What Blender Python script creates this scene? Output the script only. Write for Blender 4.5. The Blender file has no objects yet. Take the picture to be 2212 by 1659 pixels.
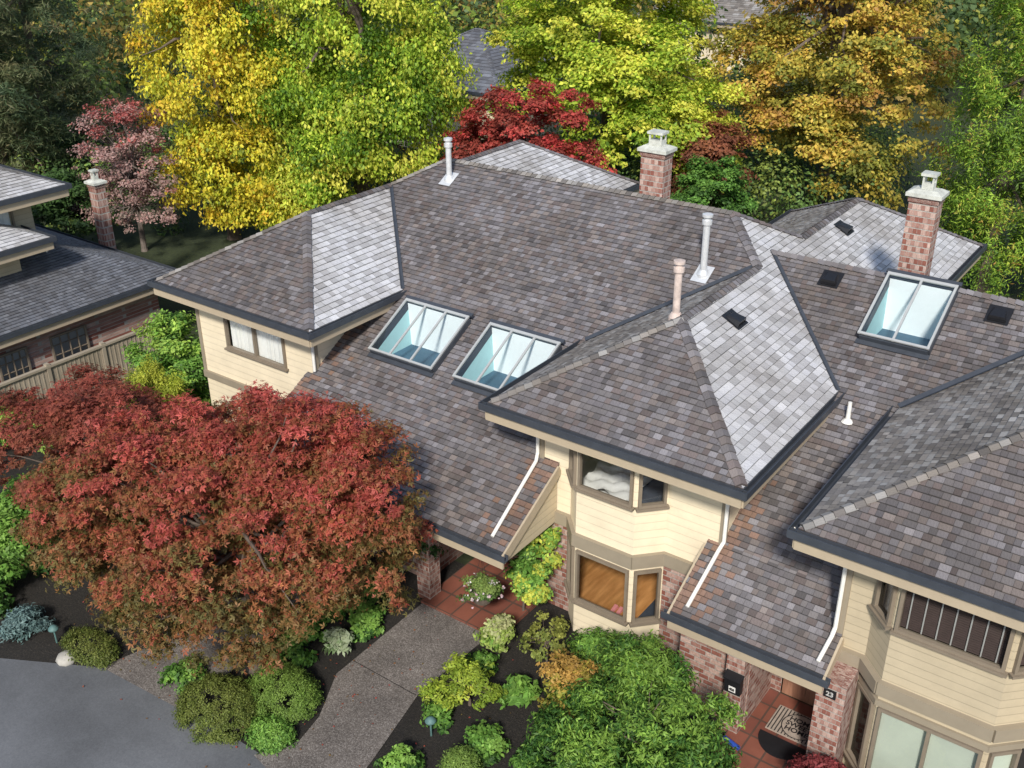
import bpy, bmesh, math, random, numpy as np
from mathutils import Vector, Matrix
R=random.Random(7)
NP=np.random.default_rng(11)
SC=bpy.context.scene
COLL=SC.collection
M=.56; ZE=5.4
V=Vector
# ------------------------------------------------------------------ materials
def newmat(name):
    m=bpy.data.materials.new(name); m.use_nodes=True; nt=m.node_tree; nt.nodes.clear()
    return m,nt
def nd(nt,t,ins=None,**kw):
    n=nt.nodes.new(t)
    for k,v in kw.items(): setattr(n,k,v)
    for k,v in (ins or {}).items():
        if hasattr(v,'is_output') : nt.links.new(v,n.inputs[k])
        else: n.inputs[k].default_value=v
    return n
def c4(c): return (c[0],c[1],c[2],1)
def ramp(nt,fac,stops):
    n=nt.nodes.new('ShaderNodeValToRGB'); nt.links.new(fac,n.inputs[0])
    e=n.color_ramp.elements
    while len(e)<len(stops): e.new(.5)
    for i,(p,c) in enumerate(stops):
        e[i].position=p; e[i].color=c4(c) if not isinstance(c,(int,float)) else (c,c,c,1)
    return n.outputs[0]
def mixc(nt,f,a,b,mode='MIX'):
    n=nt.nodes.new('ShaderNodeMix'); n.data_type='RGBA'; n.blend_type=mode
    for i,v in ((0,f),(6,a),(7,b)):
        if hasattr(v,'is_output'): nt.links.new(v,n.inputs[i])
        else: n.inputs[i].default_value=v if i==0 else c4(v)
    return n.outputs[2]
def finish(nt,col,rough=.8,bump=None,bs=.3,bd=.01,metal=0,spec=.5):
    p=nd(nt,'ShaderNodeBsdfPrincipled',{'Roughness':rough,'Metallic':metal,'Specular IOR Level':spec})
    if hasattr(col,'is_output'): nt.links.new(col,p.inputs['Base Color'])
    else: p.inputs['Base Color'].default_value=c4(col)
    if bump is not None:
        b=nd(nt,'ShaderNodeBump',{'Strength':bs,'Distance':bd,'Height':bump}); nt.links.new(b.outputs[0],p.inputs['Normal'])
    o=nt.nodes.new('ShaderNodeOutputMaterial'); nt.links.new(p.outputs[0],o.inputs[0]); return p
def simple(name,col,rough=.7,var=.15,scale=6,bs=.15,metal=0,spec=.4):
    m,nt=newmat(name); tc=nd(nt,'ShaderNodeTexCoord')
    n=nd(nt,'ShaderNodeTexNoise',{'Vector':tc.outputs['Object'],'Scale':scale,'Detail':6.0,'Roughness':.65})
    c=ramp(nt,n.outputs[0],[(.25,[x*(1-var) for x in col]),(.75,[min(1,x*(1+var)) for x in col])])
    finish(nt,c,rough,n.outputs[0],bs,.01,metal,spec); return m
def shingle_mat():
    m,nt=newmat('wood_shingle'); a=nd(nt,'ShaderNodeAttribute',attribute_name='col'); uv=nd(nt,'ShaderNodeUVMap')
    def nz(sc,det,ro=.7):
        mp=nd(nt,'ShaderNodeMapping',{'Vector':uv.outputs[0],'Scale':sc}); return nd(nt,'ShaderNodeTexNoise',{'Vector':mp.outputs[0],'Scale':1.0,'Detail':det,'Roughness':ro}).outputs[0]
    n=nz((34,2.2,1),4.0); n2=nz((4.5,3.0,1),5.0); n4=nz((7.5,.9,1),4.0,.8)
    tc=nd(nt,'ShaderNodeTexCoord')
    n3=nd(nt,'ShaderNodeTexNoise',{'Vector':tc.outputs['Object'],'Scale':.45,'Detail':5.0})
    c=mixc(nt,1.0,a.outputs[0],ramp(nt,n,[(.3,.8),(.7,1.16)]),'MULTIPLY')
    c=mixc(nt,.7,c,ramp(nt,n2,[(.3,.6),(.48,1.0),(.75,1.12)]),'MULTIPLY')
    c=mixc(nt,.75,c,ramp(nt,n4,[(.33,.6),(.47,.98),(.7,1.1)]),'MULTIPLY')
    c=mixc(nt,1.0,c,ramp(nt,n3.outputs[0],[(.35,(.82,.785,.76)),(.65,(1.12,1.12,1.15))]),'MULTIPLY')
    finish(nt,c,.7,n,.35,.01,0,.4); return m
def siding_mat(name,col,lap=.19,lo=.8):
    m,nt=newmat(name); tc=nd(nt,'ShaderNodeTexCoord'); s=nd(nt,'ShaderNodeSeparateXYZ',{0:tc.outputs['Object']})
    d=nd(nt,'ShaderNodeMath',{0:s.outputs[2],1:lap},operation='DIVIDE'); fr=nd(nt,'ShaderNodeMath',{0:d.outputs[0]},operation='FRACT')
    n=nd(nt,'ShaderNodeTexNoise',{'Vector':tc.outputs['Object'],'Scale':1.6,'Detail':7.0,'Roughness':.7})
    c=ramp(nt,n.outputs[0],[(.3,[x*.88 for x in col]),(.7,[x*1.05 for x in col])])
    l=ramp(nt,fr.outputs[0],[(0,lo),(.09,.97),(.9,1.0),(1,.95)])
    c=mixc(nt,1.0,c,l,'MULTIPLY')
    inv=nd(nt,'ShaderNodeMath',{0:1.0,1:fr.outputs[0]},operation='SUBTRACT')
    finish(nt,c,.6,inv.outputs[0],.6,.015); return m
def brick_mat():
    m,nt=newmat('brick'); uv=nd(nt,'ShaderNodeUVMap')
    b=nd(nt,'ShaderNodeTexBrick',{'Vector':uv.outputs[0],'Color1':c4((.24,.085,.06)),'Color2':c4((.60,.45,.38)),'Mortar':c4((.38,.35,.31)),'Scale':1.0,'Mortar Size':.0055,'Brick Width':.15,'Row Height':.052,'Bias':-.2,'Mortar Smooth':.3})
    n=nd(nt,'ShaderNodeTexNoise',{'Vector':uv.outputs[0],'Scale':32.0,'Detail':5.0,'Roughness':.8})
    c=mixc(nt,1.0,b.outputs[0],ramp(nt,n.outputs[0],[(.3,(.6,.56,.56)),(.5,(.97,.97,.97)),(.7,(1.3,1.32,1.35))]),'MULTIPLY')
    n2=nd(nt,'ShaderNodeTexNoise',{'Vector':uv.outputs[0],'Scale':1.2,'Detail':4.0})
    c=mixc(nt,1.0,c,ramp(nt,n2.outputs[0],[(.35,.8),(.65,1.12)]),'MULTIPLY')
    iv=nd(nt,'ShaderNodeMath',{0:1.0,1:b.outputs[1]},operation='SUBTRACT')
    finish(nt,c,.85,iv.outputs[0],.7,.01); return m
def leaf_mat():
    m,nt=newmat('foliage'); a=nd(nt,'ShaderNodeAttribute',attribute_name='col')
    d=nd(nt,'ShaderNodeBsdfPrincipled',{'Base Color':a.outputs[0],'Roughness':.55,'Specular IOR Level':.3})
    t=nd(nt,'ShaderNodeBsdfTranslucent',{'Color':a.outputs[0]})
    x=nd(nt,'ShaderNodeMixShader',{0:.36,1:d.outputs[0],2:t.outputs[0]})
    o=nd(nt,'ShaderNodeOutputMaterial',{0:x.outputs[0]}); return m
def glass_mat(name,tint,refl=.08,ior=1.45):
    m,nt=newmat(name)
    t=nd(nt,'ShaderNodeBsdfTransparent',{0:c4(tint)}); g=nd(nt,'ShaderNodeBsdfGlossy',{'Roughness':.03,'Color':(1,1,1,1)})
    fr=nd(nt,'ShaderNodeFresnel',{'IOR':ior}); ad=nd(nt,'ShaderNodeMath',{0:fr.outputs[0],1:refl},operation='ADD')
    x=nd(nt,'ShaderNodeMixShader',{0:ad.outputs[0],1:t.outputs[0],2:g.outputs[0]})
    nd(nt,'ShaderNodeOutputMaterial',{0:x.outputs[0]}); return m
def speck_mat(name,stops,scale,big,rough=.9,bs=.4,bd=.01,lo=.7,hi=1.25):
    m,nt=newmat(name); tc=nd(nt,'ShaderNodeTexCoord')
    n=nd(nt,'ShaderNodeTexNoise',{'Vector':tc.outputs['Object'],'Scale':scale,'Detail':8.0,'Roughness':.85})
    c=ramp(nt,n.outputs[0],stops)
    n2=nd(nt,'ShaderNodeTexNoise',{'Vector':tc.outputs['Object'],'Scale':big,'Detail':6.0,'Roughness':.6})
    f=ramp(nt,n2.outputs[0],[(.3,lo),(.7,hi)])
    c=mixc(nt,1.0,c,f,'MULTIPLY'); finish(nt,c,rough,n.outputs[0],bs,bd); return m
def aggregate_mat():
    m,nt=newmat('exposed_aggregate'); tc=nd(nt,'ShaderNodeTexCoord')
    v=nd(nt,'ShaderNodeTexVoronoi',{'Vector':tc.outputs['Object'],'Scale':52.0})
    s=nd(nt,'ShaderNodeSeparateXYZ',{0:v.outputs['Color']})
    c=ramp(nt,s.outputs[0],[(0,(.085,.072,.065)),(.4,(.13,.113,.10)),(.75,(.17,.15,.135)),(1,(.26,.235,.215))])
    n2=nd(nt,'ShaderNodeTexNoise',{'Vector':tc.outputs['Object'],'Scale':.9,'Detail':7.0,'Roughness':.65})
    c=mixc(nt,1.0,c,ramp(nt,n2.outputs[0],[(.3,.65),(.7,1.25)]),'MULTIPLY')
    finish(nt,c,.9,v.outputs['Distance'],.3,.006); return m
def tile_mat():
    m,nt=newmat('terracotta_tile'); uv=nd(nt,'ShaderNodeUVMap')
    b=nd(nt,'ShaderNodeTexBrick',{'Vector':uv.outputs[0],'Color1':c4((.24,.085,.055)),'Color2':c4((.18,.062,.045)),'Mortar':c4((.10,.06,.045)),'Scale':1.0,'Mortar Size':.01,'Brick Width':.2,'Row Height':.2},offset=0.0)
    n=nd(nt,'ShaderNodeTexNoise',{'Vector':uv.outputs[0],'Scale':3.0,'Detail':6.0})
    c=mixc(nt,1.0,b.outputs[0],ramp(nt,n.outputs[0],[(.3,.7),(.7,1.2)]),'MULTIPLY')
    finish(nt,c,.6); return m
def wood_mat(name,c1,c2,sx=1,sz=12):
    m,nt=newmat(name); tc=nd(nt,'ShaderNodeTexCoord'); mp=nd(nt,'ShaderNodeMapping',{'Vector':tc.outputs['Object'],'Scale':(sz,sx,sx)})
    n=nd(nt,'ShaderNodeTexNoise',{'Vector':mp.outputs[0],'Scale':1.0,'Detail':6.0})
    finish(nt,ramp(nt,n.outputs[0],[(.3,c1),(.7,c2)]),.5,n.outputs[0],.2); return m
MT=dict(
 shingle=shingle_mat(), cream=siding_mat('cream_siding',(.80,.69,.50),.19,.78), tan=simple('tan_fascia',(.42,.345,.245),.6,.08,3,.05), taupe=simple('taupe_trim',(.29,.245,.18),.6,.08,3,.05),
 tansiding=siding_mat('tan_siding',(.50,.42,.29),.17,.6), brick=brick_mat(), leaf=leaf_mat(), gutter=simple('gutter_metal',(.05,.057,.07),.45,.2,4,.05),
 base=simple('roof_underlay',(.05,.047,.045),.9,.2,4), frame=simple('bronze_window_frame',(.22,.18,.135),.5,.1,5,.05),
 glass=glass_mat('window_glass',(.95,.97,.97),.01,1.33), sglass=glass_mat('skylight_glass',(.93,.98,.99),.05,1.4), white=simple('white_paint',(.8,.79,.76),.45,.05,6,.03),
 greytape=simple('grey_tape',(.45,.44,.42),.6,.05),
 metal=simple('galvanised_metal',(.68,.69,.70),.4,.15,9,.05,.35), rust=simple('stained_pipe',(.56,.46,.41),.6,.35,5,.1), alu=simple('skylight_frame_metal',(.46,.47,.46),.4,.08,5,.03,.2),
 concrete=simple('weathered_concrete',(.5,.51,.46),.9,.35,5,.4), bark=simple('bark',(.13,.10,.08),.9,.35,8,.8), paleb=simple('grey_bark',(.17,.14,.12),.9,.3,8,.6),
 asphalt=speck_mat('asphalt',[(.3,(.082,.086,.094)),(.7,(.155,.162,.172))],26,.3,.85,.3,.005,.68,1.35),
 aggregate=aggregate_mat(),
 soil=speck_mat('dark_mulch',[(.35,(.008,.007,.006)),(.55,(.026,.022,.018)),(.7,(.09,.072,.055))],22,.8,.95,1.0,.05),
 ground=speck_mat('ground_cover',[(.35,(.015,.022,.009)),(.6,(.045,.06,.02)),(.75,(.09,.08,.03))],6,.12,.95,1.0,.05),
 tile=tile_mat(), door=wood_mat('door_wood',(.24,.12,.075),(.40,.21,.135),1,14), floorw=wood_mat('oak_floor',(.46,.20,.06),(.74,.36,.13),1.5,9),
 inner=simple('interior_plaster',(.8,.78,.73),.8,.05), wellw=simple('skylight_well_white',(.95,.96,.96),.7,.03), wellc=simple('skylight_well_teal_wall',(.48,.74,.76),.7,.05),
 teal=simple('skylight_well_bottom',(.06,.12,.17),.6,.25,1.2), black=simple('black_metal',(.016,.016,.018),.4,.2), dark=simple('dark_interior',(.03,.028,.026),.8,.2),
 curtain=simple('curtain_cloth',(.85,.84,.81),.9,.08,3), bed=simple('bed_linen',(.88,.87,.84),.9,.08,3,.3), blanket=simple('dark_blanket',(.05,.06,.08),.9,.2),
 blind=simple('dark_blind',(.07,.045,.04),.5,.2), shade=simple('pale_green_shade',(.46,.50,.42),.7,.07,2), matf=simple('door_mat_fibre',(.36,.30,.25),.95,.25,20,.5),
 pink=simple('pink_cloth',(.8,.3,.3),.8,.1), blue=simple('blue_plastic',(.03,.08,.4),.4,.1), teallamp=simple('verdigris_metal',(.09,.17,.16),.6,.25,12), stone=simple('garden_stone',(.38,.36,.32),.9,.25,6,.5),
 fence=wood_mat('fence_boards',(.30,.25,.185),(.40,.34,.26),1,9), pipew=simple('white_drain_pipe',(.78,.76,.71),.4,.1,7,.02))
# ------------------------------------------------------------------ mesh builder
ORG={}
def setup(o,parent,loc):
    COLL.objects.link(o)
    if parent is not None:
        o.parent=parent; o.location=(0,0,0); ORG[o.name]=ORG[parent.name]
    else:
        o.location=loc; ORG[o.name]=V(loc)
def thing(name,label,cat,loc,group=None):
    o=bpy.data.objects.new(name,None); o.empty_display_size=.3; setup(o,None,loc)
    o['label']=label; o['category']=cat
    if group: o['group']=group
    return o
class MB:
    def __init__(s): s.v=[];s.f=[];s.c=[];s.m=[];s.cuts=[]
    def cut(s):
        if s.f and (not s.cuts or s.cuts[-1]!=len(s.f)): s.cuts.append(len(s.f))
    def poly(s,pts,col=(.5,.5,.5),mi=0):
        i=len(s.v); s.v+= [tuple(p) for p in pts]; s.f.append(tuple(range(i,i+len(pts)))); s.c.append(col); s.m.append(mi)
    def hexa(s,b,t,mi=0,col=(.5,.5,.5)):
        s.poly(b[::-1],col,mi); s.poly(t,col,mi)
        for i in range(len(b)):
            j=(i+1)%len(b); s.poly([b[i],b[j],t[j],t[i]],col,mi)
    def box(s,x0,x1,y0,y1,z0,z1,mi=0):
        b=[(x0,y0,z0),(x1,y0,z0),(x1,y1,z0),(x0,y1,z0)]; s.hexa(b,[(p[0],p[1],z1) for p in b],mi)
    def beam(s,p0,p1,w,h,up=(0,0,1),mi=0):
        p0=V(p0);p1=V(p1);d=(p1-p0).normalized();up=V(up)
        sd=d.cross(up)
        if sd.length<1e-4: sd=V((1,0,0))
        sd.normalize();u=sd.cross(d).normalized(); a=sd*w/2;b=u*h/2
        s.hexa([p0-a-b,p0+a-b,p0+a+b,p0-a+b][::-1],[p1-a-b,p1+a-b,p1+a+b,p1-a+b][::-1],mi)
    def tube(s,pts,rad,n=7,mi=0):
        pts=[V(p) for p in pts]; rings=[]
        for i,p in enumerate(pts):
            d=(pts[min(i+1,len(pts)-1)]-pts[max(i-1,0)]).normalized()
            a=d.cross(V((.31,.95,.05))).normalized(); b=d.cross(a)
            rings.append([p+(a*math.cos(t)+b*math.sin(t))*rad[i] for t in [k*2*math.pi/n for k in range(n)]])
        for i in range(len(rings)-1):
            for k in range(n):
                j=(k+1)%n; s.poly([rings[i][k],rings[i][j],rings[i+1][j],rings[i+1][k]],mi=mi)
        s.poly(rings[-1],mi=mi); s.poly(rings[0][::-1],mi=mi)
    def lathe(s,cx,cy,prof,n=16,mi=0):
        rings=[[(cx+r*math.cos(t),cy+r*math.sin(t),z) for t in [k*2*math.pi/n for k in range(n)]] for r,z in prof]
        for i in range(len(rings)-1):
            for k in range(n):
                j=(k+1)%n; s.poly([rings[i][k],rings[i][j],rings[i+1][j],rings[i+1][k]],mi=mi)
        s.poly(rings[-1],mi=mi)
    def build(s,name,mats,parent=None,loc=None,smooth=False,meta=None):
        if s.cuts:
            cs=[0]+[c for c in s.cuts if c<len(s.f)]+[len(s.f)]; first=None
            for a,b in zip(cs[:-1],cs[1:]):
                t=MB()
                for k in range(a,b): t.poly([s.v[i] for i in s.f[k]],s.c[k],s.m[k])
                o=t.build(name,mats,parent,loc,smooth,meta); first=first or o
            return first
        if not isinstance(mats,(list,tuple)): mats=[mats]
        me=bpy.data.meshes.new(name)
        o=bpy.data.objects.new(name,me)
        setup(o,parent,loc if loc is not None else (0,0,0))
        g=ORG[o.name]; gv=(g[0],g[1],g[2])
        me.from_pydata([(p[0]-gv[0],p[1]-gv[1],p[2]-gv[2]) for p in s.v],[],s.f)
        for m in mats: me.materials.append(m)
        me.polygons.foreach_set('material_index',s.m)
        if smooth: me.polygons.foreach_set('use_smooth',[True]*len(s.f))
        uv=me.uv_layers.new(name='UVMap'); ca=me.attributes.new('col','FLOAT_COLOR','CORNER')
        U=[];C=[]
        for p,col in zip(me.polygons,s.c):
            n=p.normal
            hx,hy=-n.y,n.x; l=math.hypot(hx,hy)
            if l<.05: hx,hy,l=1,0,1
            hx/=l;hy/=l
            k=1/max(.05,math.sqrt(max(0,1-n.z*n.z))) if abs(n.z)<.99 else 0
            for vi in p.vertices:
                q=s.v[vi]
                if k: U+= [q[0]*hx+q[1]*hy,q[2]*k]
                else: U+= [q[0],q[1]]
                C+= [col[0],col[1],col[2],1]
        uv.data.foreach_set('uv',U); ca.data.foreach_set('color',C)
        if smooth:
            bm=bmesh.new(); bm.from_mesh(me); bmesh.ops.remove_doubles(bm,verts=bm.verts,dist=1e-4); bm.to_mesh(me); bm.free()
        me.update()
        if meta:
            for k,v in meta.items(): o[k]=v
        return o
# ------------------------------------------------------------------ roofs
def clip(poly,a,b,c):
    out=[];n=len(poly)
    for i in range(n):
        p=poly[i];q=poly[(i+1)%n]; dp=a*p[0]+b*p[1]+c; dq=a*q[0]+b*q[1]+c
        if dp>=0: out.append(p)
        if (dp>=0)!=(dq>=0):
            t=dp/(dp-dq); out.append((p[0]+(q[0]-p[0])*t,p[1]+(q[1]-p[1])*t))
    return out
def area(p): return sum(p[i][0]*p[(i+1)%len(p)][1]-p[(i+1)%len(p)][0]*p[i][1] for i in range(len(p)))/2
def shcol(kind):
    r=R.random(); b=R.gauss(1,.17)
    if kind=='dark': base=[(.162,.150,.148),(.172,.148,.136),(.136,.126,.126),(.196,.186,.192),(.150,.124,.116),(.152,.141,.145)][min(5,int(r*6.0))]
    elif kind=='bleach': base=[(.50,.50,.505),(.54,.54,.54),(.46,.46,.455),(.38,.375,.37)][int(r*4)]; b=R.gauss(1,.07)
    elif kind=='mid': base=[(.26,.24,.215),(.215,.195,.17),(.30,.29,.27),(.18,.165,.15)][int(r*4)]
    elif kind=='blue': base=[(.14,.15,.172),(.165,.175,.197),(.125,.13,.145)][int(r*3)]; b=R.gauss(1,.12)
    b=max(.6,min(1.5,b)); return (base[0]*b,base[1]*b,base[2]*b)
EXPO=.12
def shingles(mb,bb,poly,ref,d,z0,kind='dark',holes=(),m=M,expo=EXPO,wid=.165,mosst=None):
    px,py=-d[1],d[0]
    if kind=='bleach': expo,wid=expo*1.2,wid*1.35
    def tous(p): return (p[0]*px+p[1]*py, -((p[0]-ref[0])*d[0]+(p[1]-ref[1])*d[1]))
    ru=ref[0]*px+ref[1]*py
    def xyz(u,s,l):
        x=ref[0]+px*(u-ru)-d[0]*s; y=ref[1]+py*(u-ru)-d[1]*s
        return (x,y,z0+m*s+l)
    P=[tous(p) for p in poly]
    if area(P)<0: P=P[::-1]
    pieces=[P]
    for (x0,x1,y0,y1) in holes:
        h=[tous(q) for q in ((x0,y0),(x1,y1))]; u0,u1=sorted((h[0][0],h[1][0])); s0,s1=sorted((h[0][1],h[1][1]))
        new=[]
        for q in pieces:
            for cl in ([(-1,0,u0)],[(1,0,-u1)],[(1,0,-u0),(-1,0,u1),(0,-1,s0)],[(1,0,-u0),(-1,0,u1),(0,1,-s1)]):
                w=q
                for c in cl:
                    w=clip(w,*c) if len(w)>2 else w
                if len(w)>2 and abs(area(w))>1e-3: new.append(w)
        pieces=new
    T=.022
    for q in pieces:
        bb.poly([xyz(u,s,-.02) for u,s in q])
        bb.poly([xyz(u,s,-.09) for u,s in q][::-1])
        us=[a for a,_ in q]; ss=[b for _,b in q]
        edges=[]
        for i in range(len(q)):
            a=q[i];b=q[(i+1)%len(q)]; ex,ey=b[0]-a[0],b[1]-a[1]
            edges.append((-ey,ex,ey*a[0]-ex*a[1]))
        k0=math.floor(min(ss)/expo+1e-6); k1=math.ceil(max(ss)/expo-1e-6)
        for k in range(k0,k1):
            rr=random.Random(k*7919+int(abs(d[0])*3+abs(d[1])*5)+int(ref[0]*10))
            u=math.floor(min(us)/10)*10-rr.random()*.3
            s0=k*expo; s1=s0+expo
            while u<max(us):
                w=wid*rr.uniform(.55,1.35); lt=rr.uniform(.8,1.35)
                if u+w>min(us):
                    rect=[(u+.002,s0),(u+w-.002,s0),(u+w-.002,s1),(u+.002,s1)]
                    for e in edges:
                        if any(e[0]*a+e[1]*b+e[2]<0 for a,b in rect): rect=clip(rect,*e)
                        if len(rect)<3: break
                    if len(rect)>2 and abs(area(rect))>2e-4:
                        col=shcol(kind)
                        if mosst:
                            a,b=rect[0]; x,y,z=xyz(a,b,0); t=mosst(x,y)
                            if t>0 and R.random()<t: col=R.choice([(.22,.14,.10),(.20,.13,.10),(.25,.16,.12)])
                        f=lambda ss_:T*lt*(1-(ss_-s0)/expo)+.004
                        mb.poly([xyz(a,b,f(b)) for a,b in rect],col)
                        n=len(rect)
                        for i in range(n):
                            a=rect[i];b=rect[(i+1)%n]
                            if abs(a[1]-s0)<1e-6 and abs(b[1]-s0)<1e-6:
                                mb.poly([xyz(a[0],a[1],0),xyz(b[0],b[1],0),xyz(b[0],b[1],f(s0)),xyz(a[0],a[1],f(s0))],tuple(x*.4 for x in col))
                u+=w
def caps(mb,p0,p1,zf,w=.12,kind='dark',L=.165):
    dx,dy=p1[0]-p0[0],p1[1]-p0[1]; D=math.hypot(dx,dy); dx/=D;dy/=D; nx,ny=-dy,dx
    n=max(1,int(D/L))
    for i in range(n):
        a=i*D/n; b=(i+1)*D/n+.03; col=shcol(kind); q=[]
        ww=w*R.uniform(.92,1.08)
        for t,l in ((a,.066),(b,.042)):
            x=p0[0]+dx*t;y=p0[1]+dy*t
            row=[]
            for sgn in (-1,0,1):
                X=x+nx*ww*sgn;Y=y+ny*ww*sgn
                row.append((X,Y,zf(X,Y)+l))
            q.append(row)
        mb.poly([q[0][0],q[0][1],q[1][1],q[1][0]],col); mb.poly([q[0][1],q[0][2],q[1][2],q[1][1]],col)
        for j in (0,1):
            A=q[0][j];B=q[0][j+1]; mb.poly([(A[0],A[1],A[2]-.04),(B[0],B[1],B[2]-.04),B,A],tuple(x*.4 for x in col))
def plane(ref,d,z0,m=M): return lambda x,y: z0-m*((x-ref[0])*d[0]+(y-ref[1])*d[1])
def gutterline(g,f,pts,z,out):
    g.cut(); f.cut()
    for i in range(len(pts)-1):
        (x0,y0),(x1,y1)=pts[i],pts[i+1]; ox,oy=out[i]
        dx,dy=x1-x0,y1-y0; D=math.hypot(dx,dy); dx/=D;dy/=D; e=.13
        a=(x0-dx*e,y0-dy*e); b=(x1+dx*e,y1+dy*e)
        g.beam((a[0]+ox*.135,a[1]+oy*.135,z-.045),(b[0]+ox*.135,b[1]+oy*.135,z-.045),.02,.15)
        g.beam((a[0]+ox*.075,a[1]+oy*.075,z-.112+.002*i),(b[0]+ox*.075,b[1]+oy*.075,z-.112+.002*i),.11,.016)
        g.beam((a[0]+ox*.012,a[1]+oy*.012,z-.05),(b[0]+ox*.012,b[1]+oy*.012,z-.05),.012,.12)
        c=(x0-dx*.02,y0-dy*.02); d2=(x1+dx*.02,y1+dy*.02)
        f.beam((c[0]+ox*.03,c[1]+oy*.03,z-.245+.001*i),(d2[0]+ox*.03,d2[1]+oy*.03,z-.245+.001*i),.05,.25)
    g.cut(); f.cut()
# ------------------------------------------------------------------ walls, windows
def wallpoly(mb,pts,z0,z1,op={}):
    for i in range(len(pts)-1):
        (x0,y0),(x1,y1)=pts[i],pts[i+1]; D=math.hypot(x1-x0,y1-y0)
        P=lambda u,z:(x0+(x1-x0)*u/D,y0+(y1-y0)*u/D,z)
        o=sorted(op.get(i,[])); u=0
        for (a,b,c,d) in o:
            c2=max(c,z0);d2=min(d,z1)
            if a>u: mb.poly([P(u,z0),P(a,z0),P(a,z1),P(u,z1)])
            if c2>z0: mb.poly([P(a,z0),P(b,z0),P(b,c2),P(a,c2)])
            if d2<z1: mb.poly([P(a,d2),P(b,d2),P(b,z1),P(a,z1)])
            u=b
        if u<D: mb.poly([P(u,z0),P(D,z0),P(D,z1),P(u,z1)])
def trimline(mb,pts,z0,z1,off=.04,t=.05):
    mb.cut()
    for i in range(len(pts)-1):
        (x0,y0),(x1,y1)=pts[i],pts[i+1]; D=math.hypot(x1-x0,y1-y0); dx,dy=(x1-x0)/D,(y1-y0)/D; nx,ny=dy,-dx
        e=.03
        mb.beam((x0-dx*e+nx*off,y0-dy*e+ny*off,(z0+z1)/2+.0015*i),(x1+dx*e+nx*off,y1+dy*e+ny*off,(z0+z1)/2+.0015*i),t,z1-z0)
    mb.cut()
def window(parent,p0,p1,z0,z1,nm=0,fw=.06,label=None,glass='glass',frame='frame',hbar=0):
    (x0,y0),(x1,y1)=p0,p1; D=math.hypot(x1-x0,y1-y0); dx,dy=(x1-x0)/D,(y1-y0)/D; nx,ny=dy,-dx
    mb=MB(); P=lambda u,z,o=0:(x0+dx*u+nx*o,y0+dy*u+ny*o,z)
    up=(nx,ny,0)
    mb.beam(P(0,z0+fw/2,.02),P(D,z0+fw/2,.02),fw,.11,up); mb.beam(P(0,z1-fw/2,.02),P(D,z1-fw/2,.02),fw,.11,up)
    for i in range(nm+2):
        u=fw/2+(D-fw)*i/(nm+1); mb.beam(P(u,z0+fw-.003,.018),P(u,z1-fw+.003,.018),fw if i in (0,nm+1) or hbar==0 else .025,.10 if hbar==0 else .06,up)
    for k in range(hbar):
        z=z0+(z1-z0)*(k+1)/(hbar+1); mb.beam(P(fw*.9,z,.01),P(D-fw*.9,z,.01),.022,.05,up)
    mb.beam(P(-.05,z0-.02,.05),P(D+.05,z0-.02,.05),.05,.14,up)
    w=mb.build('window',MT[frame],parent)
    if label: w['label']=label
    g=MB(); g.poly([P(fw*.5,z0+fw*.5,0),P(D-fw*.5,z0+fw*.5,0),P(D-fw*.5,z1-fw*.5,0),P(fw*.5,z1-fw*.5,0)])
    g.build('window_glass',MT[glass],w); return w
def skylight(parent,x0,x1,y0,y1,pf,n,h=.2):
    up=V((0,-M,1)).normalized()
    P=lambda x,y,l:V((x,y,pf(x,y)))+up*l
    mb=MB()
    for a,b in (((x0,y0),(x1,y0)),((x0,y1),(x1,y1)),((x0,y0),(x0,y1)),((x1,y0),(x1,y1))):
        mb.beam(P(a[0],a[1],.06),P(b[0],b[1],.06),.075 if a[0]==b[0] else .085,h*.95,up)
    s=mb.build('skylight',MT['gutter'],parent)
    fr=MB()
    fr.beam(P(x0-.03,y0,h),P(x1+.03,y0,h),.055,.035,up); fr.beam(P(x0-.03,y1,h),P(x1+.03,y1,h),.07,.04,up)
    for i in range(n+1):
        x=x0+(x1-x0)*i/n; fr.beam(P(x,y0-.03,h+.004),P(x,y1+.03,h+.004),.05,.042,up)
    fr.build('skylight_frame',MT['alu'],s)
    hd=MB(); hd.beam(P(x0-.08,y1+.08,h-.02),P(x1+.08,y1+.08,h-.02),.1,.05,up); hd.cut(); hd.beam(P(x0-.05,y0-.08,.045),P(x1+.05,y0-.08,.045),.12,.02,up)
    hd.build('skylight_flashing',MT['gutter'],s)
    g=MB(); g.poly([P(x0,y0,h),P(x1,y0,h),P(x1,y1,h),P(x0,y1,h)]); g.build('skylight_glass',MT['sglass'],s)
    w=MB(); zb=pf(0,y0)-.28
    T=lambda x,y:tuple(P(x,y,.13))
    a0,a1,b0,b1=x0+.035,x1-.035,y0+.045,y1-.035
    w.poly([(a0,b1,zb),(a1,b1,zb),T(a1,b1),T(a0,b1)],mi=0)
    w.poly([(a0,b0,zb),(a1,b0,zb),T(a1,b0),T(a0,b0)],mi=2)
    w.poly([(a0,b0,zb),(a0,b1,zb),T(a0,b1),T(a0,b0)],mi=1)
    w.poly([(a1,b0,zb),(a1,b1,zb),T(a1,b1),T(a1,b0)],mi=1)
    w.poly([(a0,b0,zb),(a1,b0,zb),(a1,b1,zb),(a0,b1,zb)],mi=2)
    w.build('skylight_well',[MT['wellw'],MT['wellc'],MT['teal']],s)  # sky reflection and shade inside the well are put into its teal colours
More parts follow.
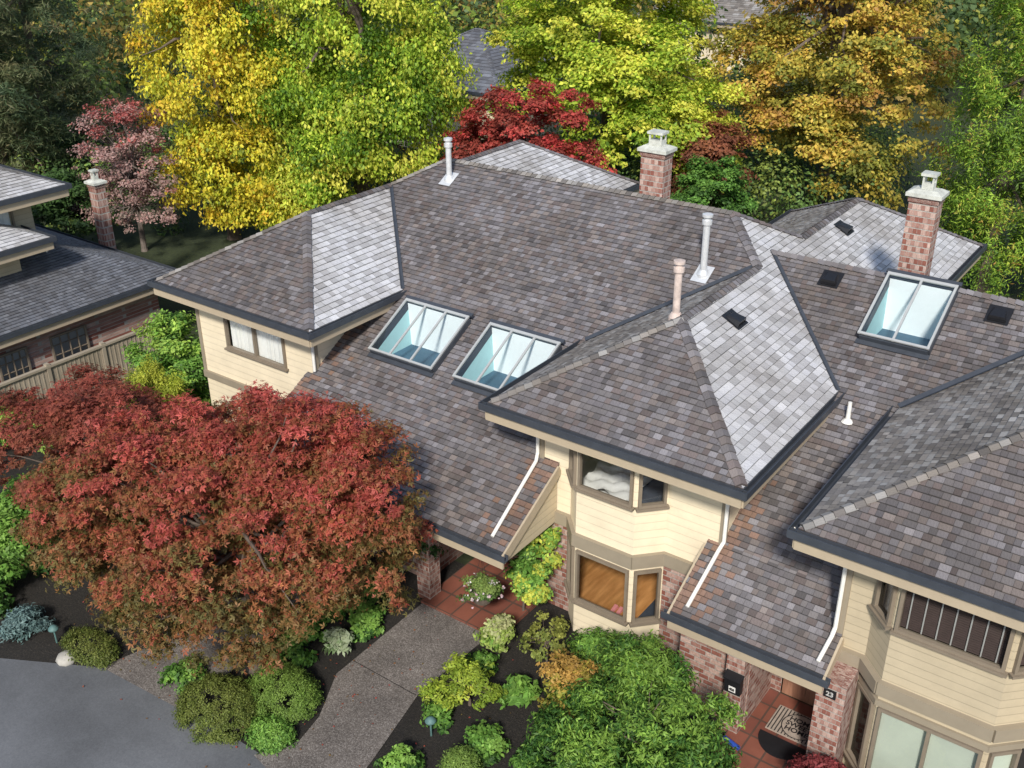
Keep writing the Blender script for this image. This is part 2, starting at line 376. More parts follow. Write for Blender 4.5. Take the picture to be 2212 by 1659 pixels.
def pipe(parent,x,y,zb,h,r=.085,mat='metal',cap=True):
    mb=MB(); t=zb+h
    prof=[(r*2.0,zb-.12),(r*1.9,zb+.03),(r*1.25,zb+.12),(r,zb+.13),(r,t-.3)]
    prof+=[(r*1.0,t-.3),(r*1.45,t-.27),(r*1.45,t-.17),(r*1.0,t-.16),(r*1.0,t-.10),(r*1.55,t-.09),(r*1.55,t-.03),(r*.3,t)]
    mb.lathe(x,y,prof,18)
    return mb.build('vent_pipe',MT[mat],parent,smooth=False)
def flashing(parent,x,y,pf,s=.2):
    mb=MB(); mb.poly([(x+a,y+b,pf(x+a,y+b)+.045) for a,b in((-s,-s*1.3),(s,-s*1.3),(s,s),(-s,s))]); mb.build('pipe_flashing',MT['metal'],parent)
def roofvent(parent,x,y,d,pf):
    mb=MB(); up=V((d[0]*M,d[1]*M,1)).normalized(); dn=V((d[0],d[1],-M)).normalized(); sd=up.cross(dn)
    c=V((x,y,pf(x,y)))
    def q(a,b,h): return c+dn*a+sd*b+up*h
    b=[q(-.19,-.17,.02),q(.19,-.2,.02),q(.19,.2,.02),q(-.19,.17,.02)]; t=[q(-.13,-.11,.09),q(.15,-.15,.16),q(.15,.15,.16),q(-.13,.11,.09)]
    mb.hexa(b,t); mb.beam(q(.195,-.17,.06),q(.195,.17,.06),.01,.06,up)
    mb.poly([q(-.24,-.24,.04),q(.24,-.24,.045),q(.24,.24,.045),q(-.24,.24,.04)])
    mb.build('roof_vent',MT['black'],parent)
def chimney(parent,x0,x1,y0,y1,z0,z1,hood='box'):
    mb=MB(); mb.box(x0,x1,y0,y1,z0,z1); mb.box(x0-.025,x1+.025,y0-.025,y1+.025,z1-.13,z1)
    c=mb.build('chimney',MT['brick'],parent)
    k=MB(); e=.08
    b=[(x0-e,y0-e,z1),(x1+e,y0-e,z1),(x1+e,y1+e,z1),(x0-e,y1+e,z1)]
    k.hexa(b,[(p[0],p[1],z1+.08) for p in b])
    b2=[(p[0],p[1],z1+.08) for p in b]
    k.hexa(b2,[(x0+.06,y0+.06,z1+.15),(x1-.06,y0+.06,z1+.15),(x1-.06,y1-.06,z1+.15),(x0+.06,y1-.06,z1+.15)])
    k.build('chimney_cap',MT['concrete'],c)
    h=MB(); mx,my=(x0+x1)/2,(y0+y1)/2; a=(x1-x0)*.27;bb=(y1-y0)*.3; zz=z1+.14
    if hood=='pot': a*=.75;bb*=.8
    h.box(mx-a,mx+a,my-bb,my+bb,zz,zz+.14)
    for sx in(-1,1):
        for sy in(-1,1): h.box(mx+sx*a-.04*(sx>0),mx+sx*a+.04*(sx<0),my+sy*bb-.04*(sy>0),my+sy*bb+.04*(sy<0),zz+.139,zz+.3)
    h.box(mx-a-.04,mx+a+.04,my-bb-.04,my+bb+.04,zz+.299,zz+.36)
    h.build('chimney_pot',MT['concrete'],c)
    return c
# ------------------------------------------------------------------ foliage
def lerp_pal(pal,t):
    pal=np.array(pal); n=len(pal)-1; t=np.clip(t,0,.9999)*n; i=t.astype(int); f=(t-i)[:,None]
    return pal[i]*(1-f)+pal[i+1]*f
def leafmesh(name,P,N,S,C,parent,aspect=.6,kind='rhomb',tdir=None):
    n=len(P); C=np.clip(C*1.12,0,.85)
    rv=NP.normal(size=(n,3)) if tdir is None else tdir+NP.normal(size=(n,3))*.35
    N=N/np.linalg.norm(N,axis=1)[:,None]
    T=rv-(rv*N).sum(1)[:,None]*N; T/=np.linalg.norm(T,axis=1)[:,None]+1e-9
    B=np.cross(N,T); S=S[:,None]
    if kind=='rhomb':
        q=np.stack([P-T*S*.5,P+B*S*aspect*.5+N*S*.1,P+T*S*.5-N*S*.05,P-B*S*aspect*.5+N*S*.1],1)
        Cc=np.repeat(C,4,0)
    else:
        L=[]
        for ang in (-.95,0,.95):
            D=T*math.cos(ang)+B*math.sin(ang); E=np.cross(N,D); l=S*(.62 if ang else .8)
            L.append(np.stack([P,P+D*l*.5+E*l*.17,P+D*l-N*l*.12,P+D*l*.5-E*l*.17],1))
        q=np.stack(L,1).reshape(-1,4,3); Cc=np.repeat(C,12,0)
    g=ORG[parent.name] if parent is not None else V((0,0,0))
    v=(q.reshape(-1,3)-np.array([g[0],g[1],g[2]])).astype(np.float32); nf=len(v)//4
    me=bpy.data.meshes.new(name); me.vertices.add(len(v)); me.vertices.foreach_set('co',v.ravel())
    me.loops.add(len(v)); me.loops.foreach_set('vertex_index',np.arange(len(v),dtype=np.int32))
    me.polygons.add(nf); me.polygons.foreach_set('loop_start',np.arange(0,len(v),4,dtype=np.int32)); me.polygons.foreach_set('loop_total',np.full(nf,4,dtype=np.int32))
    ca=me.attributes.new('col','FLOAT_COLOR','POINT')
    ca.data.foreach_set('color',np.concatenate([Cc,np.ones((len(Cc),1))],1).astype(np.float32).ravel())
    me.materials.append(MT['leaf']); me.update(calc_edges=True)
    o=bpy.data.objects.new(name,me); setup(o,parent,(0,0,0)); return o
def sample(blobs,ncl,rc,nleaf,pal,tfun=None,shell=.55,flat=.5,up=.7,outw=.6,jit=.45,csd=.18,lsd=.16,bot=-.5,inner=.12,droop=0):
    bl=np.array(blobs,float); w=(bl[:,3]*bl[:,4]*bl[:,5])**(2/3); w/=w.sum()
    bi=NP.choice(len(bl),ncl,p=w); d=NP.normal(size=(ncl,3)); d/=np.linalg.norm(d,axis=1)[:,None]
    lo=d[:,2]<bot; d[lo,2]*=-1
    f=NP.uniform(shell,1.02,ncl)
    ins=NP.random(ncl)<inner; f[ins]*=NP.uniform(.2,.8,ins.sum())
    c=bl[bi,:3]+d*bl[bi,3:6]*f[:,None]
    rr=rc*NP.uniform(.5,1.45,ncl); wt=rr**2; wt/=wt.sum()
    ci=NP.choice(ncl,nleaf,p=wt)
    e=NP.normal(size=(nleaf,3)); e/=np.linalg.norm(e,axis=1)[:,None]; e*=(NP.random(nleaf)**.5)[:,None]*np.clip(NP.normal(1,.18,nleaf),.5,1.7)[:,None]
    off=e*rr[ci][:,None]*np.array([1,1,flat])
    off[:,2]-=droop*(off[:,0]**2+off[:,1]**2)/rr[ci]
    P=c[ci]+off
    N=np.array([0,0,1])*up+d[ci]*outw+e*.35+NP.normal(size=(nleaf,3))*jit
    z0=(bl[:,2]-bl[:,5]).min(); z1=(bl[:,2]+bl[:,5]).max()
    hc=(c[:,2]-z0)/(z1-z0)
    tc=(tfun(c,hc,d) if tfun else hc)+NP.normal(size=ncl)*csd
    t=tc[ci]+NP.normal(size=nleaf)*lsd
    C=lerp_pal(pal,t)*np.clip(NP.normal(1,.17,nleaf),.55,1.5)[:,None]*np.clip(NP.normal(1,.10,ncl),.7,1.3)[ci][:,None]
    return P,N,C,c
def trunkmesh(parent,base,cents,r,zs=.45,nb=9,mat='bark',name='trunk'):
    mb=MB(); b=V(base); ctr=V(tuple(np.mean(cents,0))); H=max(c[2] for c in cents)-b.z
    top=V((ctr.x*.6+b.x*.4,ctr.y*.6+b.y*.4,b.z+H*.8))
    fork=b.lerp(top,zs)
    pts=[b-V((0,0,.15)),b+V((0,0,.15)),b.lerp(fork,.5)+V((R.uniform(-.1,.1),R.uniform(-.1,.1),0))*r*2,fork,fork.lerp(top,.5)+V((R.uniform(-1,1),R.uniform(-1,1),0))*r,top]
    mb.tube(pts,[r*1.5,r*1.1,r*.9,r*.75,r*.45,r*.15],9)
    idx=[int(i) for i in NP.choice(len(cents),min(nb,len(cents)),replace=False)]
    for i in idx:
        c=V(tuple(cents[i])); t=R.uniform(.15,.9); s=fork.lerp(top,t*.8) if c.z>fork.z else b.lerp(fork,.85)
        m1=s.lerp(c,.4)+V((R.uniform(-.3,.3),R.uniform(-.3,.3),R.uniform(0,.5)))*min(1,H*.12); m2=s.lerp(c,.75)+V((R.uniform(-.3,.3),R.uniform(-.3,.3),R.uniform(-.1,.3)))*min(1,H*.1)
        mb.tube([s,m1,m2,c],[r*.34,r*.22,r*.11,r*.04],6)
    return mb.build(name,MT[mat],parent,smooth=False)
def tree(name,label,cat,base,blobs,ncl,rc,nleaf,size,pal,tr=.2,group=None,aspect=.6,kind='rhomb',mat='bark',nb=10,tdir=None,sizej=.25,zs=.45,**kw):
    o=thing(name,label,cat,(base[0],base[1],0),group)
    B=[(base[0]+b[0],base[1]+b[1],b[2],b[3],b[4],b[5]) for b in blobs]
    P,N,C,c=sample(B,ncl,rc,nleaf,pal,**kw)
    P[:,2]=np.maximum(P[:,2],.03)
    c[:,2]=np.maximum(c[:,2],.2)
    if tr: trunkmesh(o,(base[0],base[1],0),c,tr,nb=nb,mat=mat,zs=zs)
    S=size*np.clip(NP.normal(1,sizej,len(P)),.5,1.7)
    td=None
    if tdir is not None: td=np.array(tdir,float)
    leafmesh('crown',P,N,S,C,o,aspect,kind,td); return o
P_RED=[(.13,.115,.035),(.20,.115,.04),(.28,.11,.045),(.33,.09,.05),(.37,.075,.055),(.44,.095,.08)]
P_DRED=[(.20,.045,.032),(.34,.07,.05),(.55,.075,.07)]
P_YEL=[(.16,.22,.03),(.34,.38,.03),(.60,.54,.05),(.72,.56,.05),(.72,.44,.05)]
P_YG=[(.07,.15,.015),(.18,.30,.025),(.34,.46,.045),(.53,.58,.07),(.66,.62,.09)]
P_OAK=[(.20,.22,.04),(.38,.33,.05),(.56,.44,.08),(.58,.38,.07),(.40,.22,.06)]
P_THU=[(.05,.11,.02),(.12,.23,.03),(.22,.36,.04),(.36,.48,.06)]
P_PINE=[(.045,.075,.04),(.085,.125,.055),(.15,.17,.075),(.21,.18,.09)]
P_GRN=[(.03,.08,.018),(.075,.17,.03),(.14,.29,.05),(.24,.41,.08)]
P_DGRN=[(.018,.045,.015),(.045,.09,.028),(.08,.15,.04)]
P_YSH=[(.18,.26,.03),(.34,.42,.05),(.54,.56,.08)]
# ================================================================== SETTING
g=MB(); g.poly([(-700,-300,0),(500,-300,0),(500,900,0),(-700,900,0)]); g.build('ground',MT['ground'],meta={'kind':'structure'})
def sheet(name,pts,z,mat,thick=None):
    m=MB()
    if thick: m.hexa([(x,y,z) for x,y in pts],[(x,y,z+thick) for x,y in pts])
    else: m.poly([(x,y,z) for x,y in pts])
    return m.build(name,MT[mat],meta={'kind':'structure'})
sheet('garden_soil',[(-30,7.3),(-19.4,7.4),(-17.2,8.6),(-14.9,8.85),(-12.7,8.9),(0,8.9),(6,9),(6,16),(-30,16)],.01,'soil')
sheet('driveway',[(-60,-20),(10,-20),(10,8.2),(-10.6,8.5),(-12.7,8.95),(-14.9,8.9),(-17.2,8.65),(-19.4,7.45),(-24,5.5),(-60,2)],.018,'asphalt')
sheet('garden_path',[(-12.75,8.85),(-10.5,8.45),(-10.8,10.1),(-11.25,12),(-11.15,14.25),(-13.1,14.25),(-13.05,11.4),(-12.45,10.3),(-12.3,9.6)],.03,'aggregate')
sheet('side_path',[(-17.3,8.6),(-14.8,8.8),(-14.9,10),(-15.6,13.2),(-16.8,13.2),(-16.9,10)],.026,'aggregate')
jj=MB()
for (a,b) in (((-13.03,11.9),(-11.26,11.9)),): jj.beam((*a,.033),(*b,.033),.015,.003); jj.cut()
jj.build('path_joint',MT['soil'],meta={'kind':'structure'})
sheet('porch_floor',[(-13.15,14.25),(-10.9,14.25),(-10.9,17.2),(-13.15,17.2)],0,'tile',.09)
sheet('entry_floor',[(-5.6,13.9),(-3.5,13.9),(-3.5,16.3),(-5.6,16.3)],0,'tile',.09)
# ================================================================== HOUSE 1
H1=thing('townhouse','Cream townhouse with weathered shingle hip roof, skylights and bay windows','house',(-14.5,20,0))
ms=MB(); ba=MB()
def moss1(x,y):
    t=0
    if y<18.4: t=max(0,1-(-10.9-x)/.6)*.55 if x<-10.6 else .25
    if x<-16.9 and y<18.6: t=max(t,max(0,1-(x+18.1)/.9)*.45)
    return t
sk=[(-16.8,-14.8,16.97,18.43),(-14.1,-12.1,16.97,18.43)]
S1=((-14,18.75),(0,-1),ZE); pS1=plane(*S1)
shingles(ms,ba,[(-18.2,13.95),(-10.5,13.95),(-10.5,16.0),(-18.2,16.0)],*S1,kind='dark',mosst=moss1)
shingles(ms,ba,[(-18.02,16.0),(-10.92,16.0),(-10.92,18.75),(-18.02,18.75)],*S1,kind='dark',holes=sk,mosst=moss1)
shingles(ms,ba,[(-17.3,18.75),(-11.65,18.75),(-8.8,21.6),(-10.09,22.89),(-19.06,22.89),(-20.25,21.7)],*S1,kind='dark')
PP=((-5.95,20),(1,0),ZE); pP=plane(*PP)
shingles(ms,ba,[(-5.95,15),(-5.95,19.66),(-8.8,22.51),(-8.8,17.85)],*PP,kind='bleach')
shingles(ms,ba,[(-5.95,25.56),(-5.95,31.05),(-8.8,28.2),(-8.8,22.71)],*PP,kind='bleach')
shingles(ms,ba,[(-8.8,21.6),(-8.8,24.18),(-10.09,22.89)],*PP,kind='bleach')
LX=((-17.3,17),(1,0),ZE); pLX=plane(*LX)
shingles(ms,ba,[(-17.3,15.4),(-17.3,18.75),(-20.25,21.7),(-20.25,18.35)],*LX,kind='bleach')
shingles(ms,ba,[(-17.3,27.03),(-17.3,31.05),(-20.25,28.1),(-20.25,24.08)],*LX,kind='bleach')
LF=((-20,15.4),(0,-1),ZE); pLF=plane(*LF)
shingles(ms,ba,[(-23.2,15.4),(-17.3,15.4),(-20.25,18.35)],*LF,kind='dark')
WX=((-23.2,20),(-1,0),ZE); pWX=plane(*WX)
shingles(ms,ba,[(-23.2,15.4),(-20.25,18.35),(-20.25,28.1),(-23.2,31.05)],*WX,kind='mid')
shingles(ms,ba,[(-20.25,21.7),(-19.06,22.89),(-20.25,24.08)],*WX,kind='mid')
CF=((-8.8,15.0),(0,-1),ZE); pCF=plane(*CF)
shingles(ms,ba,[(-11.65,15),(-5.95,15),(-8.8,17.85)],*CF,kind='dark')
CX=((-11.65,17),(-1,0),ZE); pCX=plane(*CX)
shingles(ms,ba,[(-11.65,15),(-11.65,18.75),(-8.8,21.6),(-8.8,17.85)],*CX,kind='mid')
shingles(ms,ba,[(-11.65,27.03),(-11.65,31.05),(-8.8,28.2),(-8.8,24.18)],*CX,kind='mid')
NN=((-14,27.03),(0,1),ZE); pN=plane(*NN)
shingles(ms,ba,[(-19.06,22.89),(-10.09,22.89),(-8.8,24.18),(-11.65,27.03),(-17.3,27.03),(-20.25,24.08)],*NN,kind='mid',wid=.4,expo=.25)
RR=((-14,31.05),(0,1),ZE); pR=plane(*RR)
shingles(ms,ba,[(-23.2,31.05),(-17.3,31.05),(-20.25,28.1)],*RR,kind='mid',wid=.4,expo=.25)
shingles(ms,ba,[(-11.65,31.05),(-5.95,31.05),(-8.8,28.2)],*RR,kind='mid',wid=.4,expo=.25)
mn=lambda *fs:(lambda x,y:min(f(x,y) for f in fs))
caps(ms,(-11.6,15.05),(-8.8,17.85),mn(pCF,pCX),kind='mid'); caps(ms,(-6.0,15.05),(-8.8,17.85),mn(pCF,pP)); caps(ms,(-8.8,17.85),(-8.8,21.6),mn(pCX,pP))
caps(ms,(-8.8,21.6),(-10.09,22.89),mn(pS1,pP)); caps(ms,(-10.09,22.89),(-19.06,22.89),mn(pS1,pN),kind='mid'); caps(ms,(-8.8,24.18),(-10.09,22.89),mn(pN,pP)); caps(ms,(-8.8,24.18),(-8.8,28.2),mn(pCX,pP)); caps(ms,(-5.95,31.05),(-8.8,28.2),mn(pR,pP))
caps(ms,(-23.15,15.45),(-20.25,18.35),mn(pLF,pWX),kind='mid'); caps(ms,(-17.35,15.45),(-20.25,18.35),mn(pLF,pLX)); caps(ms,(-20.25,18.35),(-20.25,21.7),mn(pLX,pWX)); caps(ms,(-20.25,21.7),(-19.06,22.89),mn(pS1,pWX),kind='mid')
caps(ms,(-20.25,24.08),(-19.06,22.89),mn(pN,pWX)); caps(ms,(-20.25,24.08),(-20.25,28.1),mn(pLX,pWX)); caps(ms,(-17.3,31.05),(-20.25,28.1),mn(pR,pLX)); caps(ms,(-11.65,31.05),(-8.8,28.2),mn(pR,pCX))
roof=ms.build('roof',MT['shingle'],H1); ba.build('roof_underlay',MT['base'],roof)
vf=MB()
def valley(p0,p1,f,w=.09):
    dx,dy=p1[0]-p0[0],p1[1]-p0[1];D=math.hypot(dx,dy);dx/=D;dy/=D
    a=[(p0[0]-dy*w,p0[1]+dx*w),(p0[0]+dy*w,p0[1]-dx*w),(p1[0]+dy*w,p1[1]-dx*w),(p1[0]-dy*w,p1[1]+dx*w)]
    vf.poly([(a[0][0],a[0][1],f(*a[0])+.04),(p0[0],p0[1],f(*p0)+.032),(p1[0],p1[1],f(*p1)+.032),(a[3][0],a[3][1],f(*a[3])+.04)])
    vf.poly([(p0[0],p0[1],f(*p0)+.032),(a[1][0],a[1][1],f(*a[1])+.04),(a[2][0],a[2][1],f(*a[2])+.04),(p1[0],p1[1],f(*p1)+.032)])
    vf.cut()
mx=lambda *fs:(lambda x,y:max(f(x,y) for f in fs))
Q=((-5,19.66),(0,-1),ZE); pQ=plane(*Q); QR=((-5,25.56),(0,1),ZE); pQR=plane(*QR)
valley((-17.3,18.75),(-20.25,21.7),mx(pS1,pLX),.05); valley((-11.65,18.75),(-8.8,21.6),mx(pS1,pCX)); valley((-5.95,19.66),(-8.9,22.61),mx(pQ,pP),.05); valley((-5.95,25.56),(-8.9,22.61),mx(pQR,pP),.05)
valley((-11.65,27.03),(-8.8,24.18),mx(pN,pCX)); valley((-17.3,27.03),(-20.25,24.08),mx(pN,pLX))
vf.build('valley_flashing',MT['gutter'],roof)
gu=MB(); fa=MB()
gutterline(gu,fa,[(-11.65,18.7),(-11.65,15.0),(-5.95,15.0),(-5.95,19.6)],ZE,[(-1,0),(0,-1),(1,0)])
gutterline(gu,fa,[(-23.2,31),(-23.2,15.4),(-17.3,15.4),(-17.3,18.7)],ZE,[(-1,0),(0,-1),(1,0)])
gutterline(gu,fa,[(-5.95,25.6),(-5.95,31.05),(-11.65,31.05),(-11.65,27.1)],ZE,[(1,0),(0,1),(-1,0)])
gutterline(gu,fa,[(-17.3,27.1),(-17.3,31.05),(-23.2,31.05)],ZE,[(1,0),(0,1)])
gutterline(gu,fa,[(-18.2,13.95),(-10.5,13.95)],pS1(0,13.95),[(0,-1)])
gu.build('gutter',MT['gutter'],H1); fa.build('fascia',MT['tan'],H1)
sf=MB(); zl=pS1(0,13.95)
for b_ in ((-11.6,-6.0,15.05,19.5,5.03,5.06),(-23.15,-17.35,15.45,18.6,5.03,5.06),(-23.15,-17.35,18.61,31,5.03,5.06),(-11.6,-6.0,20,31,5.03,5.06),(-18.15,-10.56,14.02,16.6,zl-.34,zl-.31)): sf.box(*b_); sf.cut()
sf.build('soffit',MT['tan'],H1)
rb=MB(); rb.beam((-10.48,13.9,pS1(0,13.9)-.12),(-10.48,15.98,pS1(0,15.98)-.12),.045,.24,(0,-M,1)); rb.build('rake_board',MT['tan'],H1)
ck=MB(); x=-10.545
ck.poly([(x,14.0,zl-.33),(x,15.98,zl-.33),(x,15.98,pS1(0,15.98)-.1),(x,14.0,pS1(0,14.0)-.1)])
ck.build('cheek_wall',MT['tansiding'],H1)
C=[(-10.95,18.6),(-10.95,16.0),(-10.2,16.0),(-9.74,15.5),(-8.35,15.5),(-7.88,16.0),(-6.65,16.0),(-6.65,19.6)]
def seglen(P,i): return math.hypot(P[i+1][0]-P[i][0],P[i+1][1]-P[i][1])
up_=(3.83,5.01); lo_=(.92,2.26)
ops={i:[(.05,seglen(C,i)-.05,up_[0],up_[1])] for i in (2,3,4)}
opl={i:[(.05,seglen(C,i)-.05,lo_[0],lo_[1])] for i in (2,3,4)}
w=MB(); wallpoly(w,C,2.5,5.05,ops); wallpoly(w,C[2:6],0,2.5,{0:opl[2],1:opl[3],2:opl[4]}); w.cut()
A=[(-6.65,19.6),(-6.65,30.3),(-10.95,30.3),(-10.95,26.4),(-18,26.4),(-18,30.3),(-22.5,30.3),(-22.5,16.1),(-18.0,16.1),(-18.0,18.7)]
wallpoly(w,A,0,5.05,{7:[(1.15,3.45,3.68,4.9)]})
w.build('wall',MT['cream'],H1)
b=MB(); wallpoly(b,C[:3],0,2.5); b.cut(); wallpoly(b,[(-7.88,16.0),(-6.65,16.0),(-6.65,16.5)],0,2.5); b.cut(); wallpoly(b,[(-18.0,15.0),(-13.55,15.0),(-13.55,17.1),(-10.95,17.1)],0,2.45,{2:[(1.2,2.15,0,2.1)]})
b.build('brick_wall',MT['brick'],H1)
b=MB(); b.box(-13.35,-12.97,14.4,14.78,.0,zl-.34); b.cut(); b.box(-12.4,-12.05,16.7,17.08,.09,2.4); b.build('brick_pier',MT['brick'],H1)
t=MB(); trimline(t,C[:8],2.36,2.66,.045,.09); trimline(t,A[7:],2.5,2.7,.045,.07)
for (x,y) in ((-10.95,16.0),(-6.65,16.0),(-22.5,16.1),(-18.0,16.1)):
    t.box(x-.06,x+.06,y-.03,y+.09,2.7,5.03); t.cut()
t.build('wall_trim',MT['taupe'],H1)
def segpt(P,i,u):
    D=seglen(P,i); return (P[i][0]+(P[i+1][0]-P[i][0])*u/D,P[i][1]+(P[i+1][1]-P[i][1])*u/D)
for i in (2,3,4):
    D=seglen(C,i)
    window(H1,segpt(C,i,.05),segpt(C,i,D-.05),*up_,0)
    window(H1,segpt(C,i,.05),segpt(C,i,D-.05),*lo_,0)
window(H1,(-21.35,16.1),(-19.05,16.1),3.68,4.9,1,label='upper window with white curtains')
cu=MB()
for k in range(60):
    x0=-21.3+k*2.2/60; x1=x0+2.2/60; f=lambda x:16.18+.03*math.sin(x*38)+.015*math.sin(x*91)
    if 25<k<29: cu.cut(); continue
    cu.poly([(x0,f(x0),3.6),(x1,f(x1),3.6),(x1,f(x1),4.9),(x0,f(x0),4.9)])
cu.build('curtain',MT['curtain'],H1)
fl=MB(); fl.poly([(-10.9,16.02,.5),(-10.15,16.02,.5),(-9.7,15.55,.5),(-8.38,15.55,.5),(-7.93,16.02,.5),(-6.7,16.02,.5),(-6.7,19.5,.5),(-10.9,19.5,.5)]); fl.build('interior_floor',MT['floorw'],H1)
iu=MB(); iu.poly([(-10.9,16.02,2.9),(-10.15,16.02,2.9),(-9.7,15.55,2.9),(-8.38,15.55,2.9),(-7.93,16.02,2.9),(-6.7,16.02,2.9),(-6.7,19.5,2.9),(-10.9,19.5,2.9)]); iu.cut()
iu.poly([(-10.9,18.4,.3),(-6.7,18.4,.3),(-6.7,18.4,5),(-10.9,18.4,5)]); iu.poly([(-10.9,16.02,.3),(-10.9,18.4,.3),(-10.9,18.4,5),(-10.9,16.02,5)]); iu.poly([(-6.7,16.02,.3),(-6.7,18.4,.3),(-6.7,18.4,5),(-6.7,16.02,5)]); iu.build('interior_wall',MT['inner'],H1)
dm=MB(); dm.box(-12.35,-11.4,17.12,17.17,.09,2.15); dm.build('door',MT['door'],H1)
for s in sk: skylight(H1,*s,pS1,3)
ds=MB()
def spout(pts,r=.04): ds.tube(pts,[r]*len(pts),8); ds.cut()
spout([(-11.45,15.1,5.28),(-11.4,15.3,5.1),(-11.02,15.92,4.95),(-11.02,15.92,pS1(0,15.92)+.18),(-10.98,15.8,pS1(0,15.8)+.1),(-10.9,14.1,pS1(0,14.1)+.09)])
spout([(-17.42,15.5,5.25),(-17.5,15.8,5.05),(-17.94,16.02,4.9),(-17.94,16.02,3.95)])
spout([(-6.1,15.1,5.28),(-6.15,15.3,5.1),(-6.58,15.92,4.95),(-6.58,15.92,pQ(0,15.92)+.18),(-6.62,15.8,pQ(0,15.8)+.1),(-6.66,14.65,pQ(0,14.65)+.09)])
ds.build('downspout',MT['pipew'],H1)
pipe(H1,-18.5,22.25,pS1(0,22.25),1.2,.08); flashing(H1,-18.5,22.25,pS1)
pipe(H1,-9.92,21.1,pS1(0,21.1),1.5,.08); flashing(H1,-9.92,21.1,pS1)
pipe(H1,-9.1,18.2,pCX(-9.1,0),1.3,.08,'rust')
roofvent(H1,-8.2,19.15,(1,0),pP); roofvent(H1,-8.4,26.1,(1,0),pP)
chimney(H1,-12.95,-12.28,23.3,23.75,6.0,8.76)
# ================================================================== HOUSE 2
H2=thing('townhouse','Attached tan townhouse with shingle hip roof, dark blinds and brick entry','house',(-1.7,20,0))
m2=MB(); b2=MB()
def moss2(x,y):
    return max(0,1-(x+6.7)/.6)*.55 if y<17.6 else 0
zq=pQ(0,14.53)
shingles(m2,b2,[(-6.94,14.53),(-3.89,14.53),(-3.89,16.0),(-6.94,16.0)],*Q,kind='dark',mosst=moss2)
shingles(m2,b2,[(-6.66,16.0),(-3.93,16.0),(-3.93,19.66),(-6.66,19.66)],*Q,kind='dark',mosst=moss2)
shingles(m2,b2,[(-5.95,19.66),(-4.67,19.66),(-1.72,22.61),(-8.9,22.61)],*Q,kind='dark',holes=[(-6.05,-4.6,20.95,22.5)])
shingles(m2,b2,[(1.23,19.66),(9,19.66),(9,22.61),(-1.72,22.61)],*Q,kind='dark')
RX=((-4.67,17),(-1,0),ZE); pRX=plane(*RX); RF=((-2,14.4),(0,-1),ZE); pRF=plane(*RF); RE=((1.23,17),(1,0),ZE); pRE=plane(*RE)
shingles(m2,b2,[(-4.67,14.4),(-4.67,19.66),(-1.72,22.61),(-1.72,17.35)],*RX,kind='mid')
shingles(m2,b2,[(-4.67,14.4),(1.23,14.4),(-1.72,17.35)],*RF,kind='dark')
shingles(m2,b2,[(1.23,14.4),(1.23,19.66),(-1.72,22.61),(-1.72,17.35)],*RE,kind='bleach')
shingles(m2,b2,[(-8.9,22.61),(9,22.61),(9,25.56),(-5.95,25.56)],*QR,kind='mid',wid=.4,expo=.25)
caps(m2,(-4.62,14.45),(-1.72,17.35),mn(pRX,pRF),kind='mid',w=.11); caps(m2,(1.2,14.45),(-1.72,17.35),mn(pRE,pRF)); caps(m2,(-1.72,17.35),(-1.72,22.61),mn(pRX,pRE)); caps(m2,(-8.9,22.61),(9,22.61),mn(pQ,pQR))
r2=m2.build('roof',MT['shingle'],H2); b2.build('roof_underlay',MT['base'],r2)
vf=MB(); valley((-4.67,19.66),(-1.72,22.61),mx(pQ,pRX)); vf.build('valley_flashing',MT['gutter'],r2)
gu=MB(); fa=MB()
gutterline(gu,fa,[(-4.67,19.6),(-4.67,14.4),(1.23,14.4),(1.23,19.6)],ZE,[(-1,0),(0,-1),(1,0)])
gutterline(gu,fa,[(-6.94,14.53),(-3.89,14.53)],zq,[(0,-1)])
gu.build('gutter',MT['gutter'],H2); fa.build('fascia',MT['tan'],H2)
sf=MB(); sf.box(-4.62,1.18,14.45,19.5,5.03,5.06); sf.cut(); sf.box(-6.9,-3.93,14.6,16.9,zq-.34,zq-.31); sf.build('soffit',MT['tan'],H2)
rb=MB()
for x in (-6.96,-3.87): rb.beam((x,14.48,pQ(0,14.48)-.12),(x,15.96 if x<-5 else 15.28,pQ(0,15.96 if x<-5 else 15.28)-.12),.045,.24,(0,-M,1)); rb.cut()
rb.build('rake_board',MT['tan'],H2)
ck=MB()
ck.poly([(-6.93,14.6,zq-.33),(-6.93,15.98,zq-.33),(-6.93,15.98,pQ(0,15.98)-.1),(-6.93,14.6,pQ(0,14.6)-.1)]); ck.build('cheek_wall',MT['brick'],H2)
Dp=[(-3.95,19.6),(-3.95,15.3),(-3.45,15.3),(-3.0,14.85),(-1.15,14.85),(-.7,15.3),(.5,15.3),(.5,24.8),(-6,24.8)]
w=MB(); l3=(.45,2.12)
wallpoly(w,Dp,2.55,5.05,{i:[(.05,seglen(Dp,i)-.05,*up_)] for i in (2,3,4)})
wallpoly(w,Dp[1:6],0,2.55,{i:[(.05,seglen(Dp,i+1)-.05,*l3)] for i in (1,2,3)})
w.build('wall',MT['tansiding'],H2)  # darker than the cream wall: shade on this front is put into its colour
bk=MB(); wallpoly(bk,[(-6.9,15.0),(-5.4,15.0),(-5.4,16.3),(-3.96,16.3)],0,zq-.3,{2:[(.22,1.34,.0,2.1)]}); bk.cut()
wallpoly(bk,[(-3.96,15.32),(-3.96,19)],0,2.5); bk.build('brick_wall',MT['brick'],H2)
bk=MB()
for b_ in ((-5.78,-5.41,14.72,15.1,0,zq-.35),(-4.0,-3.48,14.6,15.25,0,2.4)): bk.box(*b_); bk.cut()
bk.build('brick_pier',MT['brick'],H2)
t=MB(); trimline(t,Dp[:7],2.42,2.68,.06,.12); t.box(-4.01,-3.89,15.27,15.39,2.7,5.03); t.cut()
